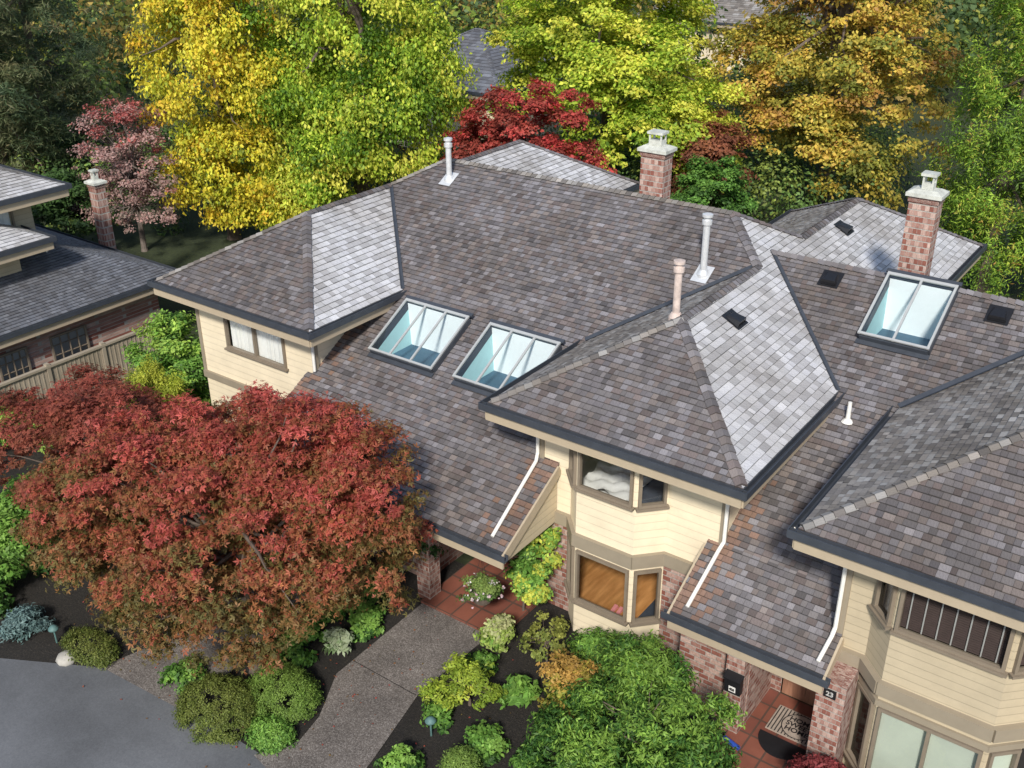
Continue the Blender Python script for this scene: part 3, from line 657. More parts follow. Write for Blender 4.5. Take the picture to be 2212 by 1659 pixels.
trimline(t,Dp[1:6],2.14,2.26,.03,.05); t.build('wall_trim',MT['taupe'],H2)
for i in (2,3,4):
    D=seglen(Dp,i); window(H2,segpt(Dp,i,.05),segpt(Dp,i,D-.05),*up_,0)
    window(H2,segpt(Dp,i,.05),segpt(Dp,i,D-.05),*l3,1 if i==3 else 0)
bl=MB()
for i in (2,3,4):
    D=seglen(Dp,i); a=V((*segpt(Dp,i,.1),0)); c=V((*segpt(Dp,i,D-.1),0)); dd=(c-a).normalized(); nn=V((dd.y,-dd.x,0)); a-=nn*.09; c-=nn*.09
    z=up_[0]+.06
    while z<up_[1]-.05:
        bl.beam(a+V((0,0,z)),c+V((0,0,z)),.04,.012,(nn.x*.6,nn.y*.6,.8)); z+=.045
    if i==3:
        for k in range(7):
            q=a.lerp(c,(k+.5)/7)+nn*.035; bl.beam(q+V((0,0,up_[0]+.05)),q+V((0,0,up_[1]-.05)),.022,.01,nn,mi=1)
    bl.cut()
bl.build('window_blind',[MT['blind'],MT['greytape']],H2)
sh=MB()
for i in (3,4):
    D=seglen(Dp,i); a=segpt(Dp,i,.08); c=segpt(Dp,i,D-.08); n=26
    for k in range(n):
        z0=l3[0]+.05+(l3[1]-l3[0]-.1)*k/n; z1=l3[0]+.05+(l3[1]-l3[0]-.1)*(k+1)/n
        sh.poly([(a[0],a[1]+.05,z0),(c[0],c[1]+.05,z0),(c[0],c[1]+.085,z1),(a[0],a[1]+.085,z1)])
    sh.cut()
sh.build('window_shade',MT['shade'],H2)
dk=MB(); dk.box(-3.9,.45,15.4,19,2.6,2.66); dk.cut(); dk.poly([(-3.9,16.2,0),(.45,16.2,0),(.45,16.2,5),(-3.9,16.2,5)]); dk.build('interior_wall',MT['dark'],H2)
dm=MB(); dm.box(-5.16,-4.08,16.32,16.38,.09,2.12)
for (z0,z1) in ((.25,.95),(1.1,1.95)):
    for (x0,x1) in ((-5.05,-4.68),(-4.58,-4.2)): dm.box(x0,x1,16.295,16.325,z0,z1)
dd=dm.build('door',MT['door'],H2); hh=MB(); hh.lathe(-5.1,16.26,[(.03,1.0),(.035,1.03),(.03,1.06)],10); hh.build('door_handle',MT['metal'],dd)
skylight(H2,-6.05,-4.6,20.95,22.5,pQ,2,.24)
roofvent(H2,-7.26,22.2,(0,-1),pQ); roofvent(H2,-3.63,22.2,(0,-1),pQ)
ds=MB(); spout([(-4.8,14.55,5.28),(-4.75,14.8,5.1),(-4.02,15.22,4.95),(-4.02,15.22,pQ(0,15.22)+.18),(-4.03,15.12,pQ(0,15.12)+.1),(-4.07,14.65,pQ(0,14.65)+.09)]); ds.build('downspout',MT['pipew'],H2)
pp=MB(); pp.lathe(-5.5,19.1,[(.13,pQ(0,19.1)),(.05,pQ(0,19.1)+.08),(.04,pQ(0,19.1)+.45),(.025,pQ(0,19.1)+.45)],12); pp.build('vent_pipe',MT['pipew'],H2)
chimney(H2,-6.05,-5.44,23.0,23.44,6.2,8.82,'pot')
# ================================================================== generic hip house
def hiphouse(label,x0,x1,y0,y1,ze,kind,wall='cream',m=.5):
    H=thing('house',label,'house',((x0+x1)/2,(y0+y1)/2,0)); a=MB();b=MB()
    hw=min(x1-x0,y1-y0)/2
    if x1-x0>=y1-y0: A=(x0+hw,(y0+y1)/2);B=(x1-hw,(y0+y1)/2)
    else: A=((x0+x1)/2,y0+hw);B=((x0+x1)/2,y1-hw)
    wide=x1-x0>=y1-y0
    F=((x0,y0),(0,-1),ze);Bk=((x0,y1),(0,1),ze);Lf=((x0,y0),(-1,0),ze);Rt=((x1,y0),(1,0),ze)
    if wide: polys=[([(x0,y0),(x1,y0),B,A],F,kind),([(x0,y1),(x1,y1),B,A],Bk,kind),([(x0,y0),(x0,y1),A],Lf,kind),([(x1,y0),(x1,y1),B],Rt,kind)]
    else: polys=[([(x0,y0),(x1,y0),A],F,kind),([(x0,y1),(x1,y1),B],Bk,kind),([(x0,y0),A,B,(x0,y1)],Lf,kind),([(x1,y0),A,B,(x1,y1)],Rt,kind)]
    for p,q,k in polys: shingles(a,b,p,*q,kind=k,m=m,expo=.25,wid=.45)
    f=[plane(*q,m) for _,q,_ in polys]; z=mn(*f)
    for p in ((x0,y0),(x0,y1)): caps(a,p,A if wide or p[1]==y0 else B,z,kind=kind)
    for p in ((x1,y0),(x1,y1)): caps(a,p,B if wide or p[1]==y1 else A,z,kind=kind)
    if math.dist(A,B)>.3: caps(a,A,B,z,kind=kind)
    r=a.build('roof',MT['shingle'],H); b.build('roof_underlay',MT['base'],r)
    gg=MB();ff=MB(); gutterline(gg,ff,[(x0,y0),(x1,y0),(x1,y1),(x0,y1),(x0,y0)],ze,[(0,-1),(1,0),(0,1),(-1,0)]); gg.build('gutter',MT['gutter'],H); ff.build('fascia',MT['tan'],H)
    ff=MB(); ff.box(x0+.05,x1-.05,y0+.05,y1-.05,ze-.37,ze-.34); ff.build('soffit',MT['tan'],H)
    w=MB(); o=.7; P=[(x0+o,y0+o),(x1-o,y0+o),(x1-o,y1-o),(x0+o,y1-o),(x0+o,y0+o)]; wallpoly(w,P,0,ze-.35); w.build('wall',MT[wall],H)
    for i in range(2):
        D=seglen(P,i); n=max(1,int(D/3.5))
        for k in range(n):
            u=(k+.5)*D/n; q0=segpt(P,i,u-.7);q1=segpt(P,i,u+.7); nx=(P[i+1][1]-P[i][1])/D;ny=-(P[i+1][0]-P[i][0])/D
            window(H,(q0[0]+nx*.04,q0[1]+ny*.04),(q1[0]+nx*.04,q1[1]+ny*.04),max(.9,ze-1.75),ze-.55,1)
    return H
hiphouse('Distant house with slate blue shingle roof among trees',-45,-34.5,46,56,4.0,'blue')
hiphouse('Distant pale grey roofed house behind the trees',-46,-32,80,92,3.8,'mid')
H3=thing('house','Neighbouring split level house with brick base, tan siding and shingle roofs','house',(-36,14,0))
a=MB();b=MB(); g=MB();f=MB()
LR=((-29.4,12),(1,0),2.7); shingles(a,b,[(-29.4,6),(-29.4,20.6),(-33.4,16.6),(-33.4,6)],*LR,kind='blue',m=.42)  # shaded slope: its bluish darkness is put into the shingle colour
LB=((-33,20.6),(0,1),2.7); shingles(a,b,[(-29.4,20.6),(-40,20.6),(-40,16.6),(-33.4,16.6)],*LB,kind='blue',m=.42)
gutterline(g,f,[(-29.4,6),(-29.4,20.6),(-40,20.6)],2.7,[(1,0),(0,1)])
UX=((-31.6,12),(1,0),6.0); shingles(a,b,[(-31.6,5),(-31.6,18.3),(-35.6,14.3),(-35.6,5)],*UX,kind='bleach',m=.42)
UB=((-33,18.3),(0,1),6.0); shingles(a,b,[(-31.6,18.3),(-42,18.3),(-42,14.3),(-35.6,14.3)],*UB,kind='mid',m=.42)
gutterline(g,f,[(-31.6,5),(-31.6,18.3),(-42,18.3)],6.0,[(1,0),(0,1)])
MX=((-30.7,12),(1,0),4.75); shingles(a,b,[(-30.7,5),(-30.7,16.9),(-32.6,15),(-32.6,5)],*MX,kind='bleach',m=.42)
gutterline(g,f,[(-30.7,5),(-30.7,16.9),(-32.6,16.9)],4.75,[(1,0),(0,1)])
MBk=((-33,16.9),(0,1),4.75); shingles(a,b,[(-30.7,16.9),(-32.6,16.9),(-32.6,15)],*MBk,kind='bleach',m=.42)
rr_=a.build('roof',MT['shingle'],H3); b.build('roof_underlay',MT['base'],rr_); g.build('gutter',MT['gutter'],H3); f.build('fascia',MT['tan'],H3)
f=MB()
for b_ in ((-41,-29.5,6,20.5,2.33,2.36),(-42,-31.7,5,18.2,5.62,5.65),(-32.6,-30.8,5,16.8,4.38,4.41)): f.box(*b_); f.cut()
f.build('soffit',MT['tan'],H3)
w=MB(); wallpoly(w,[(-32.6,5),(-32.6,17.5),(-42,17.5)],2.4,5.64); w.cut(); wallpoly(w,[(-31.6,5),(-31.6,16.2),(-33,16.2)],2.4,4.4); w.build('wall',MT['tansiding'],H3)
w=MB(); wallpoly(w,[(-29.95,6),(-29.95,19.9),(-40,19.9)],0,2.35); w.build('brick_wall',MT['brick'],H3)
dk=MB()
for (y0,y1) in ((13.9,14.9),(15.7,17.0),(10.9,12.5)):
    window(H3,(-29.9,y0),(-29.9,y1),.55,1.9,3,glass='glass',hbar=3)
    dk.poly([(-29.935,y0,.55),(-29.935,y1,.55),(-29.935,y1,1.9),(-29.935,y0,1.9)]); dk.cut()
dk.build('window_curtain',MT['greytape'],H3)
window(H3,(-32.55,14.6),(-32.55,16.8),4.55,5.5,1,label='upper window with white curtain')
cc=MB()
for k in range(30):
    y0=14.7+k*2/30; y1=y0+2/30; ff=lambda y:-32.58+.01*math.sin(y*30); cc.poly([(ff(y0),y0,4.55),(ff(y1),y1,4.55),(ff(y1),y1,5.5),(ff(y0),y0,5.5)])
cc.build('curtain',MT['curtain'],H3)
dp=MB(); dp.tube([(-32.5,15.8,4.3),(-32.45,16.4,4.3),(-32.4,17.3,4.2),(-31.9,17.35,3.9)],[.04]*4,7); dp.build('downspout',MT['pipew'],H3)
chimney(H3,-34.45,-34.0,20.8,21.2,0,5.0,'pot')
fn=thing('fence','Tan vertical board garden fence with top rail','fence',(-28.1,15.5,0)); fb=MB()
y=12.6
while y<18.3:
    fb.box(-28.11,-28.085,y,y+.15,.05,1.8); fb.box(-28.085,-28.07,y+.135,y+.17,.05,1.8); y+=.155
fb.box(-28.16,-28.02,12.6,18.35,1.799,1.87)
fb.build('fence_panel',MT['fence'],fn)
fp=MB()
for y in (12.6,14.5,16.4,18.3): fp.box(-28.17,-28.03,y-.06,y+.06,0,1.93); fp.cut()
fp.build('fence_post',MT['fence'],fn)
# ================================================================== small things
bd=thing('bed','Bed with white duvet and dark throw beside the upper window','bed',(-9.2,16.6,2.9)); q=MB()
q.box(-10.0,-8.3,16.05,17.9,2.91,3.35); q.build('mattress',MT['bed'],bd)
q=MB(); n=16
for i in range(n):
    for j in range(n):
        f=lambda i,j:(-10.05+1.8*i/n,15.98+1.9*j/n,3.55+.05*math.sin(i*1.3+j)+.05*math.sin(j*1.9-i*.8))
        q.poly([f(i,j),f(i+1,j),f(i+1,j+1),f(i,j+1)])
q.build('duvet',MT['bed'],bd,smooth=True); q=MB(); q.hexa([(-8.75,15.95,3.6),(-8.2,16.0,3.55),(-8.15,17.2,3.55),(-8.7,17.2,3.6)],[(-8.7,16,3.72),(-8.25,16.05,3.66),(-8.2,17.1,3.66),(-8.65,17.1,3.72)]); q.build('throw',MT['blanket'],bd)
rg=thing('rug','Dark patterned rug on the oak floor inside','rug',(-8.0,16.8,.5)); q=MB(); q.box(-8.5,-7.0,16.1,18.0,.505,.52); q.build('rug_pile',MT['blanket'],rg)
mbx=thing('mailbox','Black wall mailbox with white number label on brick wall','mailbox',(-5.56,14.7,1.25)); q=MB()
q.hexa([(-5.72,14.6,1.15),(-5.4,14.6,1.15),(-5.4,14.718,1.15),(-5.72,14.718,1.15)],[(-5.72,14.57,1.5),(-5.4,14.57,1.5),(-5.4,14.718,1.56),(-5.72,14.718,1.56)]); q.build('mailbox_body',MT['black'],mbx)
q=MB(); q.beam((-5.74,14.6,1.57),(-5.38,14.6,1.57),.2,.02,(0,-.3,1)); q.build('mailbox_lid',MT['black'],mbx)
q=MB(); q.poly([(-5.63,14.59,1.2),(-5.49,14.59,1.2),(-5.49,14.576,1.34),(-5.63,14.576,1.34)]); q.build('mailbox_label',MT['white'],mbx)
def text(s,name,size,loc,rot,mat,parent,ls=1.0,align='CENTER'):
    c=bpy.data.curves.new(name,'FONT'); c.body=s; c.size=size; c.align_x=align; c.align_y='CENTER'; c.space_line=ls; c.extrude=.002; c.offset=.004
    t=bpy.data.objects.new(name+'_tmp',c); COLL.objects.link(t); bpy.context.view_layer.update()
    me=bpy.data.meshes.new_from_object(t.evaluated_get(bpy.context.evaluated_depsgraph_get())); bpy.data.objects.remove(t)
    me.materials.clear(); me.materials.append(MT[mat]); o=bpy.data.objects.new(name,me); COLL.objects.link(o); o.parent=parent
    o.location=V(loc)-ORG[parent.name]; o.rotation_euler=rot; ORG[o.name]=V(loc); return o
text('426','number_lettering',.07,(-5.56,14.57,1.27),(math.radians(86),0,0),'black',mbx)
nb=thing('house_number_sign','Small black plaque with pale house number on brick pier','sign',(-3.75,14.58,2.15)); q=MB(); q.box(-3.86,-3.64,14.57,14.595,2.06,2.24); q.build('sign_plate',MT['black'],nb); text('23','number_lettering',.14,(-3.75,14.566,2.15),(math.radians(90),0,0),'greytape',nb)
mo=.22
dmt=thing('doormat','Striped grey brown doormat reading HOME SWEET HOME before the door','doormat',(-4.75+mo,15.5,.09)); q=MB(); q.box(-5.25+mo,-4.15+mo,15.2,15.95,.095,.115); q.build('mat_pad',MT['matf'],dmt)
q=MB()
for k in range(16):
    x=-5.22+k*.07+mo
    if x<-4.2+mo: q.box(x,x+.022,15.22,15.93,.114,.118)
q.build('mat_stripes',MT['dark'],dmt)
q=MB(); q.lathe(-4.7+mo,15.57,[(.34,.118),(.34,.122)],32); q.build('mat_disc',MT['matf'],dmt)
q=MB()
for k in range(40):
    a0=k*math.pi/20;a1=(k+1)*math.pi/20
    q.poly([(-4.7+mo+r_*math.cos(t_),15.57+r_*math.sin(t_),.1235) for r_,t_ in((.325,a0),(.345,a0),(.345,a1),(.325,a1))])
q.build('mat_ring',MT['black'],dmt)
text('HOME\nSWEET\nHOME','mat_lettering',.17,(-4.7+mo,15.57,.124),(0,0,0),'black',dmt,.85)
dm2=thing('doormat','Half round black rubber doormat on tiled entry','doormat',(-4.9,14.8,.09)); q=MB()
pts=[(-4.75+.15+.48*math.cos(t),15.1+.5*math.sin(t)) for t in [math.pi+math.pi*k/20 for k in range(21)]]
q.hexa([(x,y,.095) for x,y in pts],[(x,y,.112) for x,y in pts]); q.build('mat_pad',MT['black'],dm2)
sl=thing('slippers','Pair of pink slippers on the oak floor inside','slippers',(-9.0,16.2,.5))
for dx in(-.07,.07):
    q=MB(); q.hexa([(-9.05+dx,16.0,.505),(-8.96+dx,16.0,.505),(-8.95+dx,16.25,.505),(-9.06+dx,16.25,.505)],[(-9.04+dx,16.02,.53),(-8.97+dx,16.02,.53),(-8.965+dx,16.23,.58),(-9.045+dx,16.23,.58)]); q.build('slipper',MT['pink'],sl)
nw=thing('newspaper','Rolled newspaper in blue wrap lying on the entry floor','newspaper',(-5.4,14.3,.12)); q=MB(); q.tube([(-5.55,14.45,.15),(-5.2,14.35,.15)],[.05,.05],10); q.build('newspaper_roll',MT['blue'],nw)
def lamp(x,y,h=.42,r=.115):
    o=thing('garden_lamp','Verdigris mushroom garden path lamp in planting bed','garden lamp',(x,y,0),'garden path lamps')
    q=MB(); q.lathe(x,y,[(.02,0),(.02,h)],8); q.build('lamp_post',MT['teallamp'],o); q=MB(); q.lathe(x,y,[(.03,h-.07),(r,h-.03),(r*.95,h),(r*.5,h+.05),(.02,h+.07)],18); q.build('lamp_shade',MT['teallamp'],o,smooth=True)
lamp(-10.3,11.25); lamp(-18.8,8.5)
rk=thing('garden_rock','Rounded pale grey boulder at the bed edge','rock',(-18.1,8.3,0)); q=MB()
q.lathe(-18.1,8.3,[(.2,0),(.23,.07),(.19,.15),(.10,.2),(.02,.22)],9); q.build('rock_body',MT['stone'],rk,smooth=True)
hb=thing('hanging_basket','Round hanging flower basket with pink and white blooms by the porch','flower basket',(-11.2,14.1,1.2)); q=MB()
hx=-11.2
q.lathe(hx,14.1,[(.05,1.0),(.2,1.1),(.26,1.28),(.27,1.32)],16); q.build('basket_bowl',MT['bark'],hb)
q=MB()
for t in (0,2.1,4.2): q.tube([(hx+.26*math.cos(t),14.1+.26*math.sin(t),1.3),(hx,14.1,2.3)],[.005,.005],4); q.cut()
q.build('basket_chain',MT['black'],hb)
P1,N1,C1,c=sample([(hx,14.1,1.35,.45,.45,.3)],50,.12,3600,[(.05,.1,.03),(.12,.2,.05),(.22,.3,.08)],shell=.6)
P2,N2,C2,c=sample([(hx,14.1,1.3,.5,.5,.34)],60,.05,240,[(.7,.4,.47),(.75,.65,.65)],shell=.85)
leafmesh('basket_flowers',np.concatenate([P1,P2]),np.concatenate([N1,N2]),np.full(3840,.055),np.concatenate([C1,C2]),hb,.8)
# ================================================================== TREES
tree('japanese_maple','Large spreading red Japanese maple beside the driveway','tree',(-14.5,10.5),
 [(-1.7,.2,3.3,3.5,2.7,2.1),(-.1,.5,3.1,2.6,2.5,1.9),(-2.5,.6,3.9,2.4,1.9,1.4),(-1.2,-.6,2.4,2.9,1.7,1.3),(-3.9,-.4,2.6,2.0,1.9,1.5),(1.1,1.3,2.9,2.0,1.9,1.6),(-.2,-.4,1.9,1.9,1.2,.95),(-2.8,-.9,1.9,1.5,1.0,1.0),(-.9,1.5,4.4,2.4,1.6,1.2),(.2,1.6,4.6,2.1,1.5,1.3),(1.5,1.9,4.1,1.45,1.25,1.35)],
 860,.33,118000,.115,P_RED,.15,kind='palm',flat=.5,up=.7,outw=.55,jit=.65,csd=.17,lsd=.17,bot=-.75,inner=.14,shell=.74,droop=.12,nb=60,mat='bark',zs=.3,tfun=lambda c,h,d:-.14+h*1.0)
tree('japanese_maple','Darker red Japanese maple beside the neighbouring house','tree',(-20.6,11.6),
 [(0,0,2.8,1.9,2.0,1.6),(-1,.8,2.5,1.7,1.7,1.3),(.3,-1.2,2.0,1.5,1.3,1.2),(-2.2,-.8,2.4,1.8,1.6,1.5),(-2.0,.6,3.0,1.5,1.4,1.2)],240,.36,32000,.12,[(.14,.08,.03),(.22,.07,.04),(.31,.08,.055)],.10,kind='palm',flat=.45,up=.75,csd=.15,shell=.7,droop=.15,nb=20,mat='bark')
tree('autumn_tree','Tall tree with golden yellow autumn leaves','tree',(-37.3,29.3),
 [(0,0,7.5,3.2,3.2,5.5),(1.2,-.8,3.4,2.9,2.6,3.2),(-1.0,.8,11,2.8,2.5,3),(2.0,-.5,1.8,2.2,2,1.8)],340,.62,54000,.165,P_YEL,.28,csd=.17,tfun=lambda c,h,d:.5+.15*h,flat=.75,up=.35,outw=.6,jit=.6,tdir=(0,0,-1),droop=.3)
tree('autumn_tree','Broad tall tree with drooping yellow green foliage','tree',(-33.0,33.5),
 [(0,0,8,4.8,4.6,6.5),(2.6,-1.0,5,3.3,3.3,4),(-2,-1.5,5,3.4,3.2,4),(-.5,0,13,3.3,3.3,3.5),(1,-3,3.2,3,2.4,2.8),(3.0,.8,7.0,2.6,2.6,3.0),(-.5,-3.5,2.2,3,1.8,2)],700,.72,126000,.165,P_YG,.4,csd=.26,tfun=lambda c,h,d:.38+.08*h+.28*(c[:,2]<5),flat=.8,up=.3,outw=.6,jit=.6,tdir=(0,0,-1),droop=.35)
tree('maple_tree','Rounded bright yellow green maple behind the chimney','tree',(-26.5,44),
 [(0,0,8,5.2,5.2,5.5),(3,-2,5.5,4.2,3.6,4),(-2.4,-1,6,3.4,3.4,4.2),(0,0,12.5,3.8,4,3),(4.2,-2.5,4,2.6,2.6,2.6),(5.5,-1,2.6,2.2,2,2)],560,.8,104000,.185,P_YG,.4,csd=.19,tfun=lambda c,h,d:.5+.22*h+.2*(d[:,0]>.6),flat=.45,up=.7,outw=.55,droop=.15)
tree('oak_tree','Large oak with golden orange brown autumn leaves','tree',(-17.5,50.5),
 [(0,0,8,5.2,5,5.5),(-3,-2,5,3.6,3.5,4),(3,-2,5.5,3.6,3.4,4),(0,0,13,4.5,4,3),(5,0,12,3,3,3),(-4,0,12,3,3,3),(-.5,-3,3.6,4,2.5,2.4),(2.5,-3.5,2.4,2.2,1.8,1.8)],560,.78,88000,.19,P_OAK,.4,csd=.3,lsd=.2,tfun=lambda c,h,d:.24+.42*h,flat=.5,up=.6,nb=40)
tree('red_maple','Compact dark red maple behind the house roof','tree',(-24.6,35.0),
 [(0,0,5.0,3.3,2.6,2.8),(1.8,-1,3.8,2.2,2,2.0),(-2.0,0,4.2,2.2,2,2)],220,.45,34000,.15,P_DRED,.2,csd=.2,tfun=lambda c,h,d:.35+.2*h+.5*((c[:,0]>-23.5)&(c[:,2]<4.6)),flat=.45,up=.7,droop=.2,mat='bark')
for (x,y,r,h,n) in ((-7.6,41.3,3.4,17,78000),(-3.0,39,2.9,15,34000)):
    bl_=[(0,0,z,r*(1-z/h*.75)*1.0,r*(1-z/h*.75),1.6) for z in np.linspace(1.2,h-2,9)]
    tree('cedar_tree','Tall bright green cedar with bronze flecked feathery sprays','tree',(x,y),bl_,460,.46,n,.15,P_THU+[(.5,.3,.08)],.25,aspect=.25,csd=.15,lsd=.18,tfun=lambda c,h_,d:.44+0*h_,flat=1.3,up=.7,outw=.9,jit=.8,shell=.78,inner=.05,droop=.3,group='tall green cedars')
for (x,y,r,h) in ((-56,32,5.2,19),(-49.5,38.5,4.8,18),(-62,27,5,18),(-53,27.5,3.6,14)):
    bl_=[(0,0,z,r*(1-z/h*.6),r*(1-z/h*.6),1.3) for z in np.linspace(1.0,h-2,10)]
    tree('pine_tree','Dark green pine with dense drooping needle boughs','tree',(x,y),bl_,420,.75,56000,.32,P_PINE,.3,aspect=.13,csd=.22,tfun=lambda c,h_,d:.42+.15*h_,flat=.5,up=.5,outw=.7,jit=.8,shell=.55,droop=.5,nb=20,group='dark green pines')
tree('maple_tree','Airy pinkish grey shrub tree losing its leaves','tree',(-39.2,25.8),[(0,0,4.2,2.5,2.3,2.7),(-.4,-.3,2.2,2.3,2.1,1.9),(1.4,-.5,2.2,1.7,1.5,1.5)],200,.4,16000,.12,[(.28,.22,.18),(.36,.21,.19),(.42,.29,.26),(.34,.09,.08)],.12,csd=.2,flat=.5,nb=120,mat='paleb')
tree('rhododendron','Tall dark green evergreen shrub beside the brick chimney','shrub',(-41.0,23.4),[(0,0,1.9,1.9,1.8,1.9)],70,.45,9000,.2,P_DGRN,.06,aspect=.4,csd=.2)
tree('laurel_bush','Rounded glossy green bush behind the roof','shrub',(-17.4,37.2),[(0,0,2.9,1.8,1.6,2.1)],110,.34,17000,.13,P_GRN,.06,csd=.2,tfun=lambda c,h,d:.15+.4*h)
tree('red_shrub','Brownish red shrub beneath the oak','shrub',(-19.5,41),[(0,0,3.4,1.7,1.6,2.4)],60,.5,8000,.18,[(.09,.04,.025),(.2,.07,.04),(.28,.11,.05)],.08)
tree('laurel_bush','Bright green leafy shrub against the cream wall','shrub',(-25.2,17.2),[(0,0,1.7,1.3,1.1,1.7),(-.9,-.5,1.1,1.0,.9,1.2),(.9,-.6,1.0,.8,.8,1.1)],100,.3,15000,.13,P_GRN+[(.36,.52,.09)],.05,aspect=.45,csd=.2,tfun=lambda c,h,d:.45+.4*h)
tree('golden_cypress','Soft golden green feathery conifer shrub','shrub',(-23.7,15.2),[(0,0,1.4,.95,.8,1.5)],60,.28,11000,.1,[(.2,.26,.03),(.36,.44,.05),(.5,.52,.08)],.04,aspect=.25,flat=1,tdir=(0,0,1))
tree('laurel_bush','Pale green rhododendron shrub in front of the fence','shrub',(-28.4,11.9),[(0,0,1.1,1.6,1.2,1.3),(1.5,1,.7,1,.9,.8)],100,.3,13000,.15,P_GRN+[(.36,.5,.1)],.05,aspect=.4,csd=.2,tfun=lambda c,h,d:.5+.4*h)
for (x,y,r) in ((-22.2,9.6,1.1),(-21.4,8.4,.8),(-23.5,11,1.2)):
    tree('laurel_bush','Deep green shrub under the red maple','shrub',(x,y),[(0,0,.5,r,r,.65)],50,.3,5000,.13,P_GRN,.04,aspect=.4,csd=.2,group='shrubs under the maple')
tree('blue_fescue','Low blue grey foliage clump at the drive edge','shrub',(-19.7,8.3),[(0,0,.2,.6,.4,.35)],40,.2,3500,.10,[(.10,.17,.16),(.18,.27,.26)],0,aspect=.3)
def mound(x,y,rx,ry,h,pal,lab,n=22000,s=.045):
    tree('heather_mound',lab,'shrub',(x,y),[(0,0,.1,rx,ry,h)],240,.11,n,s,pal,0,aspect=.4,csd=.14,flat=.8,up=.6,shell=.94,bot=0,inner=0,group='clipped low mounds')
mound(-14.1,9.15,.9,.7,.66,[(.06,.09,.02),(.12,.16,.03),(.18,.21,.05)],'Clipped low olive green mound by the driveway')
mound(-13.35,10.15,.8,.64,.68,[(.06,.12,.02),(.13,.22,.04),(.20,.30,.06)],'Clipped low bright green mound by the path')
mound(-17.9,8.75,.75,.4,.3,[(.05,.08,.02),(.11,.15,.03),(.18,.20,.05)],'Low spreading juniper at the drive edge',9000)
mound(-12.8,9.35,.45,.35,.28,P_GRN,'Small fresh green groundcover clump',4500,.07)
mound(-9.1,10.7,.36,.36,.62,[(.08,.14,.03),(.15,.25,.05),(.22,.32,.07)],'Clipped round boxwood ball in the bed',8000)
tree('rhododendron','Large glossy green rhododendron in the front bed','shrub',(-6.1,12.35),[(0,0,1.35,1.7,1.5,1.4),(-1.1,-.6,.9,1.0,1.0,1.0),(.7,-.3,1.0,1.0,1.0,1.1),(-.5,.7,1.5,1.1,.9,1.3)],300,.22,38000,.10,[(.025,.07,.015),(.05,.13,.025),(.10,.21,.035),(.22,.36,.06)],.06,aspect=.32,csd=.22,flat=.7,up=.7,outw=.7,jit=.9,shell=.7,bot=-.4,lsd=.26)
tree('azalea','Azalea shrub turning yellow and orange','shrub',(-8.0,12.7),[(0,0,1.1,.65,.6,1.1)],70,.18,4200,.09,[(.22,.27,.04),(.40,.35,.06),(.44,.27,.07)],.03,aspect=.45,csd=.25)
tree('azalea','Light green azalea shrub beside the path','shrub',(-10.2,12.35),[(0,0,.6,.65,.55,.65),(-.4,-.5,.4,.45,.4,.4)],60,.16,3800,.08,P_YSH,.03,aspect=.45,csd=.25,tfun=lambda c,h,d:-.05+.35*h,nb=20)
tree('azalea','Sparse spindly shrub in dark mulch','shrub',(-9.5,14.1),[(0,0,.8,.55,.5,.6)],26,.14,1100,.085,[(.13,.18,.04),(.30,.31,.07)],.03,nb=26)
tree('azalea','Small pink tinged shrub by the porch','shrub',(-10.7,14.0),[(0,0,.5,.35,.35,.5)],30,.16,1800,.09,[(.1,.26,.04),(.30,.40,.08),(.45,.45,.23)],.03)
tree('hosta','Broad leaved green clump in the bed','shrub',(-9.4,12.9),[(0,0,.25,.4,.4,.3)],14,.2,500,.2,P_GRN,0,aspect=.4)
tree('hosta','Variegated broad leaved clump beside the path','shrub',(-13.5,12.0),[(0,0,.2,.35,.3,.25)],14,.16,400,.16,[(.1,.2,.05),(.4,.45,.3)],0,aspect=.4)
tree('fern','Fresh green fern clump below the bay window','shrub',(-8.4,14.7),[(0,0,.55,.85,.45,.55)],60,.22,5200,.12,P_GRN+[(.32,.5,.08)],0,aspect=.25,tfun=lambda c,h,d:.45+.3*h)
tree('climbing_vine','Climbing vine with green and yellow leaves on the brick corner','shrub',(-11.0,15.35),[(0,0,1.4,.3,.3,1.3),(.35,-.2,1.0,.35,.3,.8),(.45,.35,1.5,.28,.15,.8)],80,.18,6200,.1,P_GRN+[(.5,.52,.08)],.03,csd=.25,tfun=lambda c,h,d:.38+.35*(c[:,0]>-10.95))
tree('climbing_vine','Vine covering the brick porch pier','shrub',(-13.3,14.5),[(0,0,1.5,.3,.3,1.1)],40,.2,2600,.11,P_DGRN,.03)
tree('barberry','Low dark burgundy shrub at the entry','shrub',(-3.45,14.0),[(0,0,.6,.6,.4,.55)],60,.18,7000,.07,[(.08,.02,.02),(.2,.035,.04),(.3,.07,.07)],.02)
tree('azalea','Yellow green low shrub at the entry','shrub',(-2.45,14.0),[(0,0,.55,.6,.4,.55)],60,.18,5500,.08,P_YSH,.02)
for (x,y,r,n) in ((-13.6,13.0,.5,2500),(-14.3,12.2,.6,3000),(-14.3,11.2,.5,2500),(-8.9,9.9,.5,2000),(-10.2,10.2,.4,1500),(-9.2,11.6,.4,1500),(-10.6,13.3,.3,900),(-14.6,13.6,.8,5000),(-5.2,11.2,.6,3000),(-7.7,10.6,.5,2000),(-4.6,12.6,.6,2500),(-9.8,9.6,.4,1500),(-7.2,14.6,.4,1800),(-10.4,11.6,.3,900),(-8.6,13.6,.35,1100),(-8.2,11.6,.35,1100),(-15.5,9.4,.4,1600)):
    tree('groundcover_plant','Small green bedding plant in dark mulch','plant',(x,y),[(0,0,.15,r,r,.3)],24,.16,n,.09,P_GRN,0,csd=.3,group='small bedding plants')
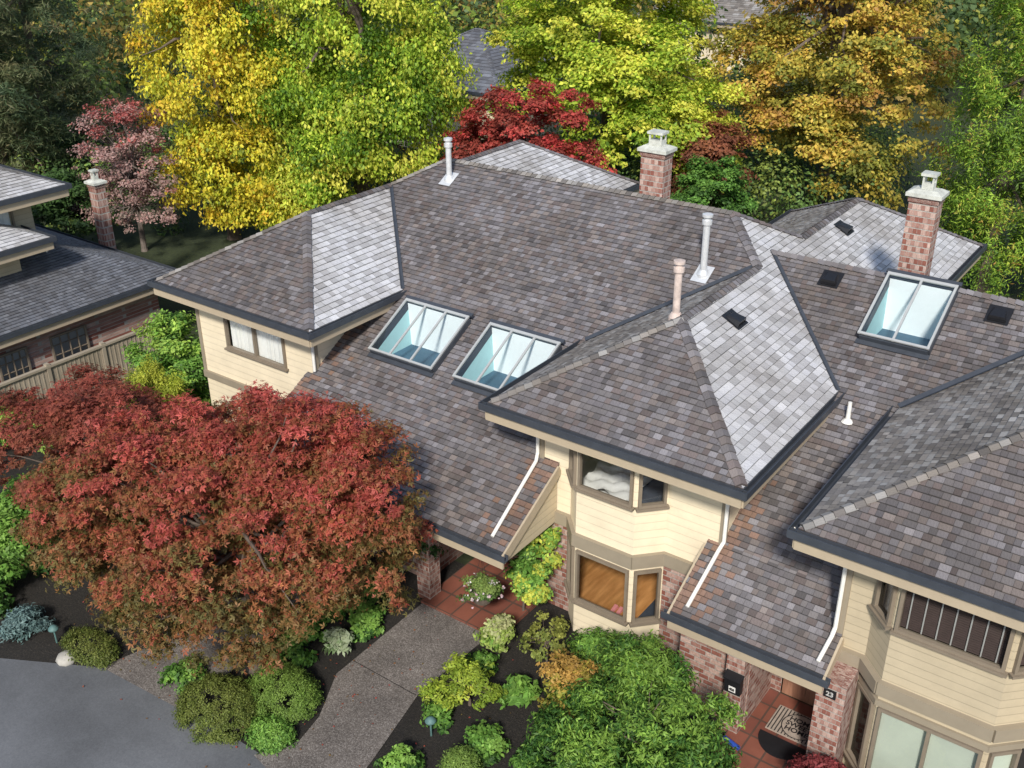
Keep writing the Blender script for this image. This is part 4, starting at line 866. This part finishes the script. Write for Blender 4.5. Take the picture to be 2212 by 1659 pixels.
def woodland():
    n=900; px=NP.uniform(-300,2500,n); D=NP.uniform(66,125,n); s=(px-1106)/2241*D; gg=(D-5)/.893; x=.806*s-.592*gg; y=.592*s+.806*gg
    ok=~((x>-50)&(x<-32)&(y>42)&(y<62))&~((x>-50)&(x<-28)&(y>72)&(y<96)); x=x[ok];y=y[ok];n=len(x); m=110000
    r=NP.uniform(1.6,3.4,n); z=NP.uniform(.5,7.5,n)
    k=NP.choice(n,m); e=NP.normal(size=(m,3)); e/=np.linalg.norm(e,axis=1)[:,None]
    P=np.stack([x[k],y[k],z[k]],1)+e*r[k][:,None]*(NP.random((m,1))**.3); P[:,2]=np.abs(P[:,2])
    N=e*.8+np.array([0,0,.6])+NP.normal(size=(m,3))*.4
    hue=NP.random(n); pal=np.array([(.08,.13,.045),(.12,.18,.05),(.20,.28,.05),(.34,.34,.06),(.36,.26,.07),(.08,.13,.05)]); pc=pal[(hue*6).astype(int)]
    Cc=pc[k]*np.clip(NP.normal(1,.25,m),.4,1.7)[:,None]
    o=leafmesh('woodland',P,N,NP.uniform(.35,.6,m),Cc,None,.7); o['kind']='stuff'
woodland()
def understory():
    n=400; px=NP.uniform(-100,1950,n); D=NP.uniform(46,62,n); s=(px-1106)/2241*D; gg=(D-5)/.893; x=.806*s-.592*gg; y=.592*s+.806*gg
    ok=((y>36)|(x<-40))&~((x>-46)&(x<-33)&(y>44)&(y<58)); x=x[ok];y=y[ok];n=len(x); m=62000
    zc=np.where(px[ok]<330,NP.uniform(.3,.9,n),NP.uniform(.6,2.4,n))
    k=NP.choice(n,m); e=NP.normal(size=(m,3)); e/=np.linalg.norm(e,axis=1)[:,None]; P=np.stack([x[k],y[k],zc[k]],1)+e*NP.uniform(.9,1.8,n)[k][:,None]; P[:,2]=np.abs(P[:,2])
    pal=np.array([(.09,.15,.045),(.14,.24,.06),(.22,.28,.06),(.07,.12,.04)])[NP.integers(0,4,n)]
    Cc=pal[k]*np.clip(NP.normal(1,.3,m),.4,1.8)[:,None]
    o=leafmesh('undergrowth',P,e+np.array([0,0,.6]),NP.uniform(.14,.26,m),Cc,None,.6); o['kind']='stuff'
understory()
m=1500; P=np.stack([NP.uniform(-20,-9,m),NP.uniform(8,14.5,m),np.full(m,.045)],1); keep=NP.random(m)<np.exp(-((P[:,0]+14.5)/3.0)**2-((P[:,1]-11)/2.2)**2)*.8+.03; P=P[keep]
o=leafmesh('fallen_leaves',P,np.array([[0,0,1.]])+NP.normal(size=(len(P),3))*.2,NP.uniform(.03,.06,len(P)),lerp_pal(P_RED,NP.random(len(P))),None,.8); o['kind']='stuff'
# ================================================================== light + camera
L=V((.36,-.68,.62)).normalized()
sun=bpy.data.lights.new('sun','SUN'); sun.energy=4.4; sun.angle=math.radians(6); sun.color=(1,.95,.87)
so=bpy.data.objects.new('sun',sun); COLL.objects.link(so); so.rotation_euler=(-L).to_track_quat('-Z','Y').to_euler()
W=bpy.data.worlds.new('World'); SC.world=W; W.use_nodes=True; nt=W.node_tree; sky=nt.nodes.new('ShaderNodeTexSky'); sky.sky_type='NISHITA'; sky.sun_disc=False
sky.sun_elevation=math.asin(L.z); sky.sun_rotation=math.atan2(L.x,L.y); nt.links.new(sky.outputs[0],nt.nodes['Background'].inputs[0]); nt.nodes['Background'].inputs[1].default_value=.15
f=2241.25; th,ph,ro=[math.radians(a) for a in (26.7317,36.3036,-0.401)]
fw=V((-math.sin(ph)*math.cos(th),math.cos(ph)*math.cos(th),-math.sin(th))); r0=V((math.cos(ph),math.sin(ph),0)); u0=r0.cross(fw)
r=r0*math.cos(ro)+u0*math.sin(ro); u=-r0*math.sin(ro)+u0*math.cos(ro)
cam=bpy.data.cameras.new('camera'); cam.sensor_width=36; cam.lens=36*f/2212; cam.clip_end=2000; cam.clip_start=.1
co=bpy.data.objects.new('camera',cam); COLL.objects.link(co)
co.matrix_world=Matrix(((r.x,u.x,-fw.x,0),(r.y,u.y,-fw.y,0),(r.z,u.z,-fw.z,15.4),(0,0,0,1)))
SC.camera=co
SC.view_settings.view_transform='Standard'; SC.view_settings.look='None'; SC.view_settings.exposure=0
